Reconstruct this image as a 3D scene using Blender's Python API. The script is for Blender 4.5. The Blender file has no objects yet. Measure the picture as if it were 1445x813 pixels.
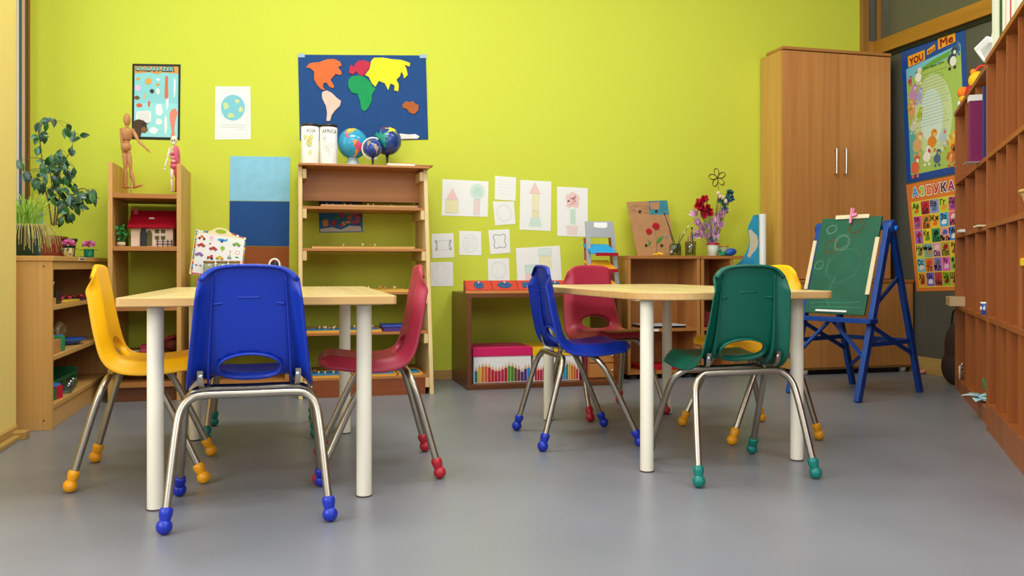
import bpy, bmesh, math, random
from mathutils import Vector, Matrix
from math import sin, cos, pi, radians, sqrt
R = random.Random(7)
C = bpy.context.scene.collection
# ------------------------------------------------------------------ camera model
F, YH, H, YAW = 1216.0, 376.0, 0.65, radians(14.5)
CAM = Vector((0, 0, H))
def ray(px, py):
    t = (px - 722.5) / F
    return Vector((t*cos(YAW)+sin(YAW), -t*sin(YAW)+cos(YAW), -(py-YH)/F))
def hit(px, py, p0, n, off=0.0):
    """point of the surveyed plane (p0, n) seen at a photo pixel, lifted by off"""
    d = ray(px, py); p0 = Vector(p0); n = Vector(n)
    k = (p0 - CAM).dot(n) / d.dot(n)
    return CAM + d*k + n*off
def onY(px, py, y): return hit(px, py, (0, y, 0), (0, -1, 0))
def onX(px, py, x): return hit(px, py, (x, 0, 0), (-1, 0, 0))
def onZ(px, py, z=0): return hit(px, py, (0, 0, z), (0, 0, 1))
WALL_Y = 4.90
WALL_X = 3.74
BACK = ((0, WALL_Y, 0), (0, -1, 0))
RIGHT = ((WALL_X, 0, 0), (-1, 0, 0))
# ------------------------------------------------------------------ materials
def lin(c):
    if isinstance(c, str):
        c = tuple(int(c[i:i+2], 16)/255 for i in (0, 2, 4))
    return tuple(x/12.92 if x <= .04045 else ((x+.055)/1.055)**2.4 for x in c) + (1.0,)
MC = {}
def mat(name, col, rough=.5, metal=0, spec=.5, bump=0, bscale=200, coat=0, trans=0, alpha=1, emit=0, var=0, vscale=3, sss=0, ior=1.45):
    if name in MC: return MC[name]
    m = bpy.data.materials.new(name); m.use_nodes = True; nt = m.node_tree
    b = nt.nodes['Principled BSDF']
    b.inputs['Base Color'].default_value = lin(col)
    b.inputs['Roughness'].default_value = rough
    b.inputs['Metallic'].default_value = metal
    b.inputs['Specular IOR Level'].default_value = spec
    b.inputs['Coat Weight'].default_value = coat
    b.inputs['Coat Roughness'].default_value = .15
    b.inputs['Transmission Weight'].default_value = trans
    b.inputs['IOR'].default_value = ior
    b.inputs['Alpha'].default_value = alpha
    if emit:
        b.inputs['Emission Color'].default_value = lin(col); b.inputs['Emission Strength'].default_value = emit
    tc = nt.nodes.new('ShaderNodeTexCoord')
    if bump:
        n = nt.nodes.new('ShaderNodeTexNoise'); n.inputs['Scale'].default_value = bscale; n.inputs['Detail'].default_value = 3
        nt.links.new(tc.outputs['Object'], n.inputs['Vector'])
        bp = nt.nodes.new('ShaderNodeBump'); bp.inputs['Strength'].default_value = bump; bp.inputs['Distance'].default_value = .002
        nt.links.new(n.outputs['Fac'], bp.inputs['Height']); nt.links.new(bp.outputs['Normal'], b.inputs['Normal'])
    if var:
        n = nt.nodes.new('ShaderNodeTexNoise'); n.inputs['Scale'].default_value = vscale; n.inputs['Detail'].default_value = 4
        nt.links.new(tc.outputs['Object'], n.inputs['Vector'])
        r = nt.nodes.new('ShaderNodeValToRGB'); c = lin(col)
        r.color_ramp.elements[0].position = .3; r.color_ramp.elements[1].position = .7
        r.color_ramp.elements[0].color = tuple(x*(1-var) for x in c[:3])+(1,)
        r.color_ramp.elements[1].color = tuple(min(1, x*(1+var)) for x in c[:3])+(1,)
        nt.links.new(n.outputs['Fac'], r.inputs['Fac']); nt.links.new(r.outputs['Color'], b.inputs['Base Color'])
    MC[name] = m
    return m
def wood(name, c1, c2, axis='z', rough=.42, fine=55, spec=.4):
    """veneer: grain runs along axis"""
    if name in MC: return MC[name]
    m = bpy.data.materials.new(name); m.use_nodes = True; nt = m.node_tree
    b = nt.nodes['Principled BSDF']; b.inputs['Roughness'].default_value = rough
    b.inputs['Specular IOR Level'].default_value = spec
    tc = nt.nodes.new('ShaderNodeTexCoord'); mp = nt.nodes.new('ShaderNodeMapping')
    sc = {'x': (1.2, fine, fine), 'y': (fine, 1.2, fine), 'z': (fine, fine, 1.2)}[axis]
    mp.inputs['Scale'].default_value = sc
    nt.links.new(tc.outputs['Object'], mp.inputs['Vector'])
    n = nt.nodes.new('ShaderNodeTexNoise'); n.inputs['Scale'].default_value = 1; n.inputs['Detail'].default_value = 5; n.inputs['Roughness'].default_value = .65
    nt.links.new(mp.outputs['Vector'], n.inputs['Vector'])
    mp2 = nt.nodes.new('ShaderNodeMapping'); mp2.inputs['Scale'].default_value = tuple(x*.16 for x in sc)
    nt.links.new(tc.outputs['Object'], mp2.inputs['Vector'])
    n2 = nt.nodes.new('ShaderNodeTexNoise'); n2.inputs['Scale'].default_value = 1; n2.inputs['Detail'].default_value = 2
    nt.links.new(mp2.outputs['Vector'], n2.inputs['Vector'])
    ad = nt.nodes.new('ShaderNodeMath'); ad.operation = 'ADD'
    nt.links.new(n.outputs['Fac'], ad.inputs[0]); nt.links.new(n2.outputs['Fac'], ad.inputs[1])
    mr = nt.nodes.new('ShaderNodeMapRange'); mr.inputs[1].default_value = .75; mr.inputs[2].default_value = 1.25
    nt.links.new(ad.outputs[0], mr.inputs[0])
    r = nt.nodes.new('ShaderNodeValToRGB')
    r.color_ramp.elements[0].color = lin(c2); r.color_ramp.elements[1].color = lin(c1)
    nt.links.new(mr.outputs[0], r.inputs['Fac']); nt.links.new(r.outputs['Color'], b.inputs['Base Color'])
    MC[name] = m
    return m
def glass(name, col='e8f2f0', rough=.03):
    """clear thin glass or plastic"""
    if name in MC: return MC[name]
    m = bpy.data.materials.new(name); m.use_nodes = True; nt = m.node_tree
    for n in list(nt.nodes):
        if n.type == 'BSDF_PRINCIPLED': nt.nodes.remove(n)
    out = nt.nodes['Material Output']
    g = nt.nodes.new('ShaderNodeBsdfGlossy'); g.inputs['Roughness'].default_value = rough
    t = nt.nodes.new('ShaderNodeBsdfTransparent'); t.inputs['Color'].default_value = lin(col)
    mx = nt.nodes.new('ShaderNodeMixShader'); fr = nt.nodes.new('ShaderNodeLayerWeight'); fr.inputs['Blend'].default_value = .3
    pw = nt.nodes.new('ShaderNodeMath'); pw.operation = 'MULTIPLY_ADD'; pw.inputs[1].default_value = .55; pw.inputs[2].default_value = .06
    nt.links.new(fr.outputs['Facing'], pw.inputs[0]); nt.links.new(pw.outputs[0], mx.inputs[0]); nt.links.new(t.outputs[0], mx.inputs[1]); nt.links.new(g.outputs[0], mx.inputs[2])
    nt.links.new(mx.outputs[0], out.inputs['Surface'])
    MC[name] = m
    return m
def K(col, rough=.6, **k): return mat('paint_'+col+('' if rough == .6 else '_%g' % rough), col, rough, **k)
# ------------------------------------------------------------------ mesh builder
class MB:
    def __init__(s): s.v = []; s.f = []; s.m = []; s.sm = []; s.mats = []
    def mi(s, m):
        if m not in s.mats: s.mats.append(m)
        return s.mats.index(m)
    def add(s, vs, fs, m=None, smooth=False):
        b = len(s.v); s.v += [Vector(v) for v in vs]; i = s.mi(m)
        for f in fs: s.f.append([b+k for k in f]); s.m.append(i); s.sm.append(smooth)
        return s
    def box(s, x0, x1, y0, y1, z0, z1, m=None, M=None):
        vs = [Vector((x, y, z)) for x in (x0, x1) for y in (y0, y1) for z in (z0, z1)]
        if M: vs = [M @ v for v in vs]
        return s.add(vs, [(0, 1, 3, 2), (4, 6, 7, 5), (0, 4, 5, 1), (2, 3, 7, 6), (0, 2, 6, 4), (1, 5, 7, 3)], m)
    def beam(s, a, b, w, t, m=None, up=(0, 0, 1)):
        """rectangular bar from a to b; w across, t in the 'up' sense"""
        a, b = Vector(a), Vector(b); d = (b-a).normalized(); u = Vector(up)
        x = d.cross(u)
        if x.length < 1e-5: x = d.cross(Vector((1, 0, 0)))
        x.normalize(); y = x.cross(d)
        vs = [p + x*sx*w/2 + y*sy*t/2 for p in (a, b) for sx, sy in ((-1, -1), (1, -1), (1, 1), (-1, 1))]
        return s.add(vs, [(0, 3, 2, 1), (4, 5, 6, 7), (0, 1, 5, 4), (1, 2, 6, 5), (2, 3, 7, 6), (3, 0, 4, 7)], m)
    def tube(s, pts, r, m=None, n=12, caps=True, closed=False):
        pts = [Vector(p) for p in pts]; N = len(pts)
        rs = r if isinstance(r, (list, tuple)) else [r]*N
        T = []
        for i in range(N):
            if closed: t = pts[(i+1) % N]-pts[i-1]
            else: t = pts[min(i+1, N-1)]-pts[max(i-1, 0)]
            T.append(t.normalized() if t.length > 1e-9 else Vector((0, 0, 1)))
        x = T[0].orthogonal().normalized(); vs = []
        for i in range(N):
            if i:
                q = T[i-1].rotation_difference(T[i]); x = q @ x
            x = (x - T[i]*x.dot(T[i])).normalized(); y = T[i].cross(x)
            vs += [pts[i] + (x*cos(2*pi*k/n)+y*sin(2*pi*k/n))*rs[i] for k in range(n)]
        fs = []
        for i in range(N if closed else N-1):
            j = (i+1) % N
            for k in range(n): fs.append((i*n+k, i*n+(k+1) % n, j*n+(k+1) % n, j*n+k))
        s.add(vs, fs, m, True)
        if caps and not closed:
            s.add(vs[:n], [tuple(range(n))[::-1]], m); s.add(vs[-n:], [tuple(range(n))], m)
        return s
    def lathe(s, prof, c=(0, 0, 0), m=None, n=28, M=None, smooth=True, cap=True):
        """prof: list of (r, z)"""
        c = Vector(c); vs = []
        for r, z in prof:
            for k in range(n):
                v = Vector((r*cos(2*pi*k/n), r*sin(2*pi*k/n), z))
                vs.append(c + (M @ v if M else v))
        fs = [(i*n+k, i*n+(k+1) % n, (i+1)*n+(k+1) % n, (i+1)*n+k) for i in range(len(prof)-1) for k in range(n)]
        s.add(vs, fs, m, smooth)
        if cap:
            if prof[0][0] > 1e-6: s.add(vs[:n], [tuple(range(n))[::-1]], m)
            if prof[-1][0] > 1e-6: s.add(vs[-n:], [tuple(range(n))], m)
        return s
    def ell(s, c, r, m=None, n=16, k=10, M=None):
        if not isinstance(r, (tuple, list)): r = (r, r, r)
        prof = [(sin(pi*i/k), -cos(pi*i/k)) for i in range(k+1)]
        S = Matrix.Diagonal((r[0], r[1], r[2]))
        if M: S = M @ S
        return s.lathe([(max(a, 1e-5), b) for a, b in prof], c, m, n, S, True, False)
    def prism(s, poly, d, m=None, side=None):
        """poly: 3-D points of a planar outline, extruded by vector d"""
        p = [Vector(q) for q in poly]; d = Vector(d); n = len(p)
        s.add(p, [tuple(range(n))[::-1]], side or m); s.add([q+d for q in p], [tuple(range(n))], m)
        s.add(p+[q+d for q in p], [(i, (i+1) % n, n+(i+1) % n, n+i) for i in range(n)], side or m)
        return s
    def build(s, name, parent=None, bevel=0, mat_=None, solid=0, sub=0, origin=None):
        me = bpy.data.meshes.new(name)
        if parent is not None: inv = parent['_m'].inverted() if False else PM[parent.name].inverted(); vs = [inv @ v for v in s.v]; base = None
        else:
            if origin is None:
                xs = [v.x for v in s.v]; ys = [v.y for v in s.v]; zs = [v.z for v in s.v]
                origin = Vector(((min(xs)+max(xs))/2, (min(ys)+max(ys))/2, min(zs)))
            base = Vector(origin); vs = [v-base for v in s.v]
        me.from_pydata([tuple(v) for v in vs], [], s.f)
        for m in s.mats: me.materials.append(m if m else mat_)
        for p, i, q in zip(me.polygons, s.m, s.sm): p.material_index = i; p.use_smooth = q
        bm = bmesh.new(); bm.from_mesh(me)
        bmesh.ops.remove_doubles(bm, verts=bm.verts, dist=2e-5)
        bmesh.ops.recalc_face_normals(bm, faces=bm.faces)
        bm.to_mesh(me); bm.free()
        o = bpy.data.objects.new(name, me); C.objects.link(o)
        if parent is not None: o.parent = parent; PM[o.name] = PM[parent.name]
        else: o.location = base; PM[o.name] = Matrix.Translation(base)
        if sub:
            q = o.modifiers.new('s', 'SUBSURF'); q.levels = sub; q.render_levels = sub
        if solid:
            q = o.modifiers.new('t', 'SOLIDIFY'); q.thickness = solid; q.offset = 0
        if bevel:
            q = o.modifiers.new('b', 'BEVEL'); q.width = bevel; q.segments = 2; q.limit_method = 'ANGLE'; q.angle_limit = radians(40)
        return o
PM = {}
def tag(o, label, cat, group=None):
    o['label'] = label; o['category'] = cat
    if group: o['group'] = group
    return o
def thing(name, label, cat, loc=(0, 0, 0), rz=0, group=None):
    o = bpy.data.objects.new(name, None); C.objects.link(o); o.empty_display_size = .1
    o.location = loc; o.rotation_euler = (0, 0, rz)
    PM[o.name] = Matrix.Translation(Vector(loc)) @ Matrix.Rotation(rz, 4, 'Z')
    return tag(o, label, cat, group)
def struct(o, label=None):
    o['kind'] = 'structure'
    if label: o['label'] = label
    return o
def catmull(pts, n=8, closed=False):
    pts = [Vector(p) for p in pts]; out = []; N = len(pts)
    for i in range(N if closed else N-1):
        if closed: a, b, c, d = pts[i-1], pts[i], pts[(i+1) % N], pts[(i+2) % N]
        else: a, b, c, d = pts[max(i-1, 0)], pts[i], pts[i+1], pts[min(i+2, N-1)]
        for k in range(n):
            t = k/n
            out.append(.5*((2*b)+(c-a)*t+(2*a-5*b+4*c-d)*t*t+(3*b-a-3*c+d)*t**3))
    if not closed: out.append(pts[-1])
    return out
# a flat sheet (poster, paper): u right, v down, in 0..1
class Sheet:
    def __init__(s, corners, n):
        s.c = [Vector(q) for q in corners]; s.n = Vector(n); s.lay = .0022
        s.w = (s.c[1]-s.c[0]).length; s.h = (s.c[3]-s.c[0]).length
    def P(s, u, v, off=0):
        a, b, c, d = s.c
        return a*(1-u)*(1-v)+b*u*(1-v)+c*u*v+d*(1-u)*v + s.n*off
    def slab(s, mb, m, t=.0012, off=.0006, back=None):
        mb.prism([s.P(u, v, off) for u, v in ((0, 0), (1, 0), (1, 1), (0, 1))], s.n*t, m, back or m); return s
    def poly(s, mb, pts, m, L=0):
        mb.add([s.P(u, v, s.lay+L*.0004) for u, v in pts], [tuple(range(len(pts)))], m)
    def rect(s, mb, u0, v0, u1, v1, m, L=0): s.poly(mb, [(u0, v0), (u1, v0), (u1, v1), (u0, v1)], m, L)
    def ell(s, mb, u, v, ru, rv=None, m=None, L=0, n=18, jag=0):
        if rv is None: rv = ru*s.w/s.h
        s.poly(mb, [(u+ru*cos(2*pi*k/n)*(1-jag*R.random()), v+rv*sin(2*pi*k/n)*(1-jag*R.random())) for k in range(n)], m, L)
    def stroke(s, mb, pts, w, m, L=0):
        """w in metres"""
        s.q = (getattr(s, 'q', 0)+1) % 12; L = L+s.q*.03
        for (a, b) in zip(pts, pts[1:]):
            A, B = s.P(*a, s.lay+L*.0004), s.P(*b, s.lay+L*.0004); d = B-A
            if d.length < 1e-6: continue
            x = d.normalized().cross(s.n)*w/2
            mb.add([A-x, A+x, B+x, B-x], [(0, 1, 2, 3)], m)
    def text(s, mb, txt, u, v, h, m, L=0, w=None, bold=0, rot=0, align='CENTER'):
        """h: letter height as share of sheet height; w: total width as share"""
        me = text_mesh(txt, 0)
        if not len(me.vertices): return
        xs = [q.co.x for q in me.vertices]; ys = [q.co.y for q in me.vertices]
        W = max(xs)-min(xs); HH = max(ys)-min(ys); k = h/HH
        ku = w/W if w else k*s.h/s.w
        e = min(bold, .05)*h*s.h*1.6
        for i, (ox, oy) in enumerate(((0, 0),) if not bold else ((0, 0), (-e, -e), (e, -e), (e, e), (-e, e), (e, 0), (-e, 0))):
            vs = []
            for q in me.vertices:
                x = (q.co.x-(min(xs)+max(xs))/2)*ku*s.w; y = -(q.co.y-(min(ys)+max(ys))/2)*k*s.h
                x, y = x*cos(rot)-y*sin(rot)+ox, x*sin(rot)+y*cos(rot)+oy
                vs.append(s.P(u+x/s.w, v+y/s.h, s.lay+L*.0004+i*.00002))
            mb.add(vs, [tuple(p.vertices) for p in me.polygons], m)
TX = {}
def text_mesh(txt, bold=0):
    k = (txt, bold)
    if k in TX: return TX[k]
    cu = bpy.data.curves.new('t', 'FONT'); cu.body = txt; cu.offset = bold; cu.resolution_u = 2
    o = bpy.data.objects.new('t', cu); C.objects.link(o)
    bpy.context.view_layer.update()
    me = bpy.data.meshes.new_from_object(o.evaluated_get(bpy.context.evaluated_depsgraph_get()))
    bpy.data.objects.remove(o); bpy.data.curves.remove(cu)
    TX[k] = me
    return me
def pxsheet(q, plane, off=0):
    return Sheet([hit(x, y, *plane, off) for x, y in q], plane[1])
# ------------------------------------------------------------------ palette
lime = mat('lime_wall_paint', 'd0d846', .62, bump=.25, bscale=90, spec=.25)
cream = mat('cream_wall_paint', 'ecd278', .6, bump=.3, bscale=140)
beech = wood('beech_upright', 'd6a560', 'c6934a', 'z')
beech_x = wood('beech_long', 'd6a560', 'c6934a', 'x')
beech_y = wood('beech_deep', 'd6a560', 'c6934a', 'y')
pine_e = wood('pale_edge', 'dfc38c', 'cfae72', 'z', .5)
tabletop = wood('table_veneer', 'e2cd92', 'd4b878', 'y', .25, 40)
tabledge = wood('table_edge', 'cfa66a', 'bd9054', 'x', .4, 40)
case_w = wood('case_wood', 'c08448', 'ac6f36', 'z')
case_x = wood('case_wood_long', 'bc8044', 'a86b33', 'x')
ward = wood('wardrobe_veneer', 'd0904e', 'b97b3e', 'z', .38)
ward_x = wood('wardrobe_long', 'c08446', 'a87034', 'x', .38)
ward_side = wood('wardrobe_side', 'd4a458', 'c49044', 'z', .4)
red_w = wood('shelf_veneer', 'a6602c', '924e20', 'z', .38)
red_x = wood('shelf_veneer_long', 'a0602f', '904f26', 'x', .38)
dark_w = wood('walnut', '6e3f20', '5c3218', 'x', .35)
frame_w = wood('window_frame_wood', 'b98430', 'a87222', 'y', .4)
frame_z = wood('window_post_wood', 'a87838', '946628', 'z', .4)
white_leg = mat('white_leg_paint', 'f2e9d3', .38, coat=.2)
chrome = mat('brushed_steel', 'b3a999', .3, 1.0)
steel = mat('bright_steel', 'dcdcdc', .2, 1.0)
paper = mat('white_paper', 'f2f2ee', .8)
white = mat('white_plastic', 'f0f0ee', .4)
black = mat('black_plastic', '141414', .4)
dkgrey = mat('dark_grey', '3a3d40', .5)
# ------------------------------------------------------------------ setting
def floor_mat():
    m = bpy.data.materials.new('grey_vinyl'); m.use_nodes = True; nt = m.node_tree; b = nt.nodes['Principled BSDF']
    tc = nt.nodes.new('ShaderNodeTexCoord')
    n = nt.nodes.new('ShaderNodeTexNoise'); n.inputs['Scale'].default_value = 1.6; n.inputs['Detail'].default_value = 5
    nt.links.new(tc.outputs['Object'], n.inputs['Vector'])
    r = nt.nodes.new('ShaderNodeValToRGB'); r.color_ramp.elements[0].position = .3; r.color_ramp.elements[1].position = .75
    r.color_ramp.elements[0].color = lin('74767c'); r.color_ramp.elements[1].color = lin('808289')
    nt.links.new(n.outputs['Fac'], r.inputs['Fac']); nt.links.new(r.outputs['Color'], b.inputs['Base Color'])
    n2 = nt.nodes.new('ShaderNodeTexNoise'); n2.inputs['Scale'].default_value = 3; n2.inputs['Detail'].default_value = 4
    nt.links.new(tc.outputs['Object'], n2.inputs['Vector'])
    mr = nt.nodes.new('ShaderNodeMapRange'); mr.inputs[3].default_value = .26; mr.inputs[4].default_value = .42
    nt.links.new(n2.outputs['Fac'], mr.inputs[0]); nt.links.new(mr.outputs[0], b.inputs['Roughness'])
    bp = nt.nodes.new('ShaderNodeBump'); bp.inputs['Strength'].default_value = .12; bp.inputs['Distance'].default_value = .01
    n3 = nt.nodes.new('ShaderNodeTexNoise'); n3.inputs['Scale'].default_value = 2.2
    nt.links.new(tc.outputs['Object'], n3.inputs['Vector']); nt.links.new(n3.outputs['Fac'], bp.inputs['Height']); nt.links.new(bp.outputs['Normal'], b.inputs['Normal'])
    b.inputs['Specular IOR Level'].default_value = .5
    return m
CEIL = 3.1
struct(MB().box(-2.6, WALL_X+.1, -2.5, WALL_Y+.1, -.1, 0, floor_mat()).build('floor'))
struct(MB().box(-1.5, WALL_X+.1, WALL_Y, WALL_Y+.12, 0, CEIL, lime).build('wall_back'))
struct(MB().box(-2.6, WALL_X+.1, -2.5, WALL_Y+.12, CEIL, CEIL+.1, mat('ceiling_paint', 'f4f2ea', .8)).build('ceiling'))
# left: the near wall piece, then a niche with the window
PIL_Y = 3.68
struct(MB().box(-1.50, -1.015, 2.3, PIL_Y, 0, CEIL, cream).build('wall_left'))
NX = -1.37
m = MB(); m.box(NX-.12, NX, PIL_Y, WALL_Y, 0, .72, cream); m.box(NX-.12, NX, PIL_Y, WALL_Y, 2.75, CEIL, cream)
struct(m.build('wall_left_niche'))
m = MB()
for k_, (xe_, y0_, cc_) in enumerate(((-1.2865, .035, None), (-1.2935, .045, '5c6a34'), (-1.2985, .055, 'e8c0a0'), (-1.310, .065, '4d6278'), (-1.320, .075, 'eadfc8'), (-1.333, .085, '8a8478'))):
    m.box(NX-.1, xe_, WALL_Y-y0_, WALL_Y-y0_+(.034 if k_ == 0 else .0095), .70, 2.75, wood('reddish_frame', '8c5226', '74401c', 'z') if cc_ is None else K(cc_))
m.box(NX-.1, NX+.02, PIL_Y+.0, PIL_Y+.06, .72, 2.75, K('e9dcc4'))
m.box(NX-.1, NX+.03, PIL_Y+.06, WALL_Y-.09, .72, .78, K('e9dcc4')); m.box(NX-.1, NX+.03, PIL_Y+.06, WALL_Y-.09, 2.69, 2.75, K('e9dcc4'))
w1 = struct(m.build('window_1'), 'tall window in the left niche')
m = MB(); m.box(NX-.05, NX-.045, PIL_Y+.06, WALL_Y-.09, .78, 2.69, glass('window_glass')); m.build('pane', w1)
# curtain: hanging folds beside the window
m = MB(); cv = []
N = 60
for i in range(N+1):
    y = 4.50+.27*i/N; x = NX+.022+.008*sin(i*.75)
    cv += [(x, y, .9), (x, y, 2.72)]
m.add(cv, [(2*i, 2*i+1, 2*i+3, 2*i+2) for i in range(N)], mat('rust_curtain', 'a4623c', .8), True)
tag(m.build('curtain', solid=.004), 'rust brown curtain hanging in the window niche at the left', 'curtain')
# baseboards
bbw = wood('baseboard_wood', 'bf9a58', 'ad8644', 'x', .5)
bby = wood('baseboard_wood_deep', 'bd9a5a', 'ab8646', 'y', .5)
struct(MB().box(NX, WALL_X, WALL_Y-.016, WALL_Y, 0, .055, bbw).build('baseboard_back', bevel=.003))
m = MB(); m.box(-1.015, -.975, 2.3, PIL_Y-.05, 0, .018, bby); m.box(-1.015, -1.0, 2.3, PIL_Y-.03, .018, .045, bby)
m.box(-1.015, -.955, PIL_Y-.10, PIL_Y-.045, 0, .03, bby)
struct(m.build('baseboard_left', bevel=.003))
struct(MB().box(WALL_X-.018, WALL_X, 2.5, WALL_Y-.016, 0, .1, bby).build('baseboard_right', bevel=.003))
# right partition: dark panel below, dark glazing above, timber frame
pan = mat('dark_grey_partition', '57574e', .35, bump=.2, bscale=300, var=.12, vscale=2)
zl = .5*(onX(1245.7, 79.6, WALL_X).z+onX(1386.9, 22.1, WALL_X).z); zu = .5*(onX(1225, 68, WALL_X).z+onX(1382, 0, WALL_X).z)
struct(MB().box(WALL_X, WALL_X+.06, -.5, WALL_Y, 0, zl, pan).build('wall_right'))
w2 = struct(MB().box(WALL_X-.03, WALL_X+.08, 2.2, WALL_Y-.03, zl, zu, frame_w).box(WALL_X-.03, WALL_X+.08, 2.2, WALL_Y-.03, 2.9, CEIL, frame_w).build('window_2', bevel=.004), 'high glazed band over the dark partition')
MB().box(WALL_X+.01, WALL_X+.02, 2.2, WALL_Y-.03, zu, 2.9, mat('smoked_glass', '605f4e', .12, spec=.6)).build('pane', w2)
px0 = onY(1213, 40, WALL_Y).x
px1 = onY(1222, 40, WALL_Y).x
struct(MB().box(px0, px1, WALL_Y-.03, WALL_Y, 0, CEIL, frame_z).box(px1, WALL_X+.08, WALL_Y-.028, WALL_Y, zl, zu, frame_w).box(WALL_X-.012, WALL_X+.08, WALL_Y-.045, WALL_Y-.029, 0, CEIL, frame_z).build('trim_1', bevel=.002))
struct(MB().box(px1, WALL_X, WALL_Y-.02, WALL_Y-.001, zu, 2.9, mat('smoked_glass', '605f4e', .12, spec=.6)).box(px1, WALL_X, WALL_Y-.02, WALL_Y-.001, 0, zl, pan).build('wall_back_panel'))
struct(MB().box(WALL_X-.012, WALL_X, 2.2, WALL_Y-.03, zl-.028, zl, black).build('trim_2'))
# ------------------------------------------------------------------ chairs
PROF = [(.033, .6495), (.036, .6535), (.040, .6545), (.0445, .651), (.051, .61), (.06, .56), (.070, .50), (.080, .45), (.092, .41), (.108, .382), (.132, .366), (.17, .360), (.22, .360), (.27, .365), (.315, .371), (.340, .368), (.355, .358), (.362, .344)]
_pp = catmull([Vector((0, a, b)) for a, b in PROF], 10)
_cs = [0]
for a, b in zip(_pp, _pp[1:]): _cs.append(_cs[-1]+(b-a).length)
SL = _cs[-1]
def prof(s):
    s = max(0, min(SL-1e-6, s)); i = 0
    lo, hi = 0, len(_cs)-1
    while hi-lo > 1:
        md = (lo+hi)//2
        if _cs[md] <= s: lo = md
        else: hi = md
    t = (s-_cs[lo])/(_cs[hi]-_cs[lo]); p = _pp[lo].lerp(_pp[hi], t)
    a = _pp[max(lo-2, 0)]; b = _pp[min(hi+2, len(_pp)-1)]; T = (b-a).normalized()
    return p, Vector((0, -T.z, T.y))
def hw(s):
    """half width along the profile"""
    z = [(0, .125), (.08, .128), (.18, .138), (.27, .149), (.33, .158), (.42, .163), (.5, .160), (SL, .148)]
    for (a, A), (b, B) in zip(z, z[1:]):
        if a <= s <= b: w = A+(B-A)*(s-a)/(b-a); break
    else: w = .148
    r = .035
    e = s
    if e < r: w -= (r-sqrt(max(0, r*r-(r-e)**2)))*.42
    r = .045; e = SL-s
    if e < r: w -= (r-sqrt(max(0, r*r-(r-e)**2)))*.8
    return w
def surf(s, t):
    """t in -1..1"""
    p, n = prof(s); w = hw(s); at = abs(t)
    back = max(0, min(1, (.30-s)/.06))
    off = .012*t*t*back + .006*t*t*(1-back)
    lip = .040*((at-.74)/.26)**1.5 if at > .74 else 0
    nl = n if s > .07 else prof(.07)[1]
    if s < .09: q_ = s/.09; lip *= .18+.82*q_*q_*(3-2*q_)
    fade = max(0, 1-s/.12)
    arch = -(.012*t*t+.026*abs(t)**6)*fade*fade*(3-2*fade)
    return Vector((t*w, p.y, p.z+arch)) + nl*(off-lip)
HS = None
for k in range(200):
    if prof(SL*k/200)[0].z < .394 and k > 20: HS = SL*k/200; break
def in_hole(s, x, g=1.0): return ((s-HS)/.036/g)**2+(x/.077/g)**2
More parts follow.
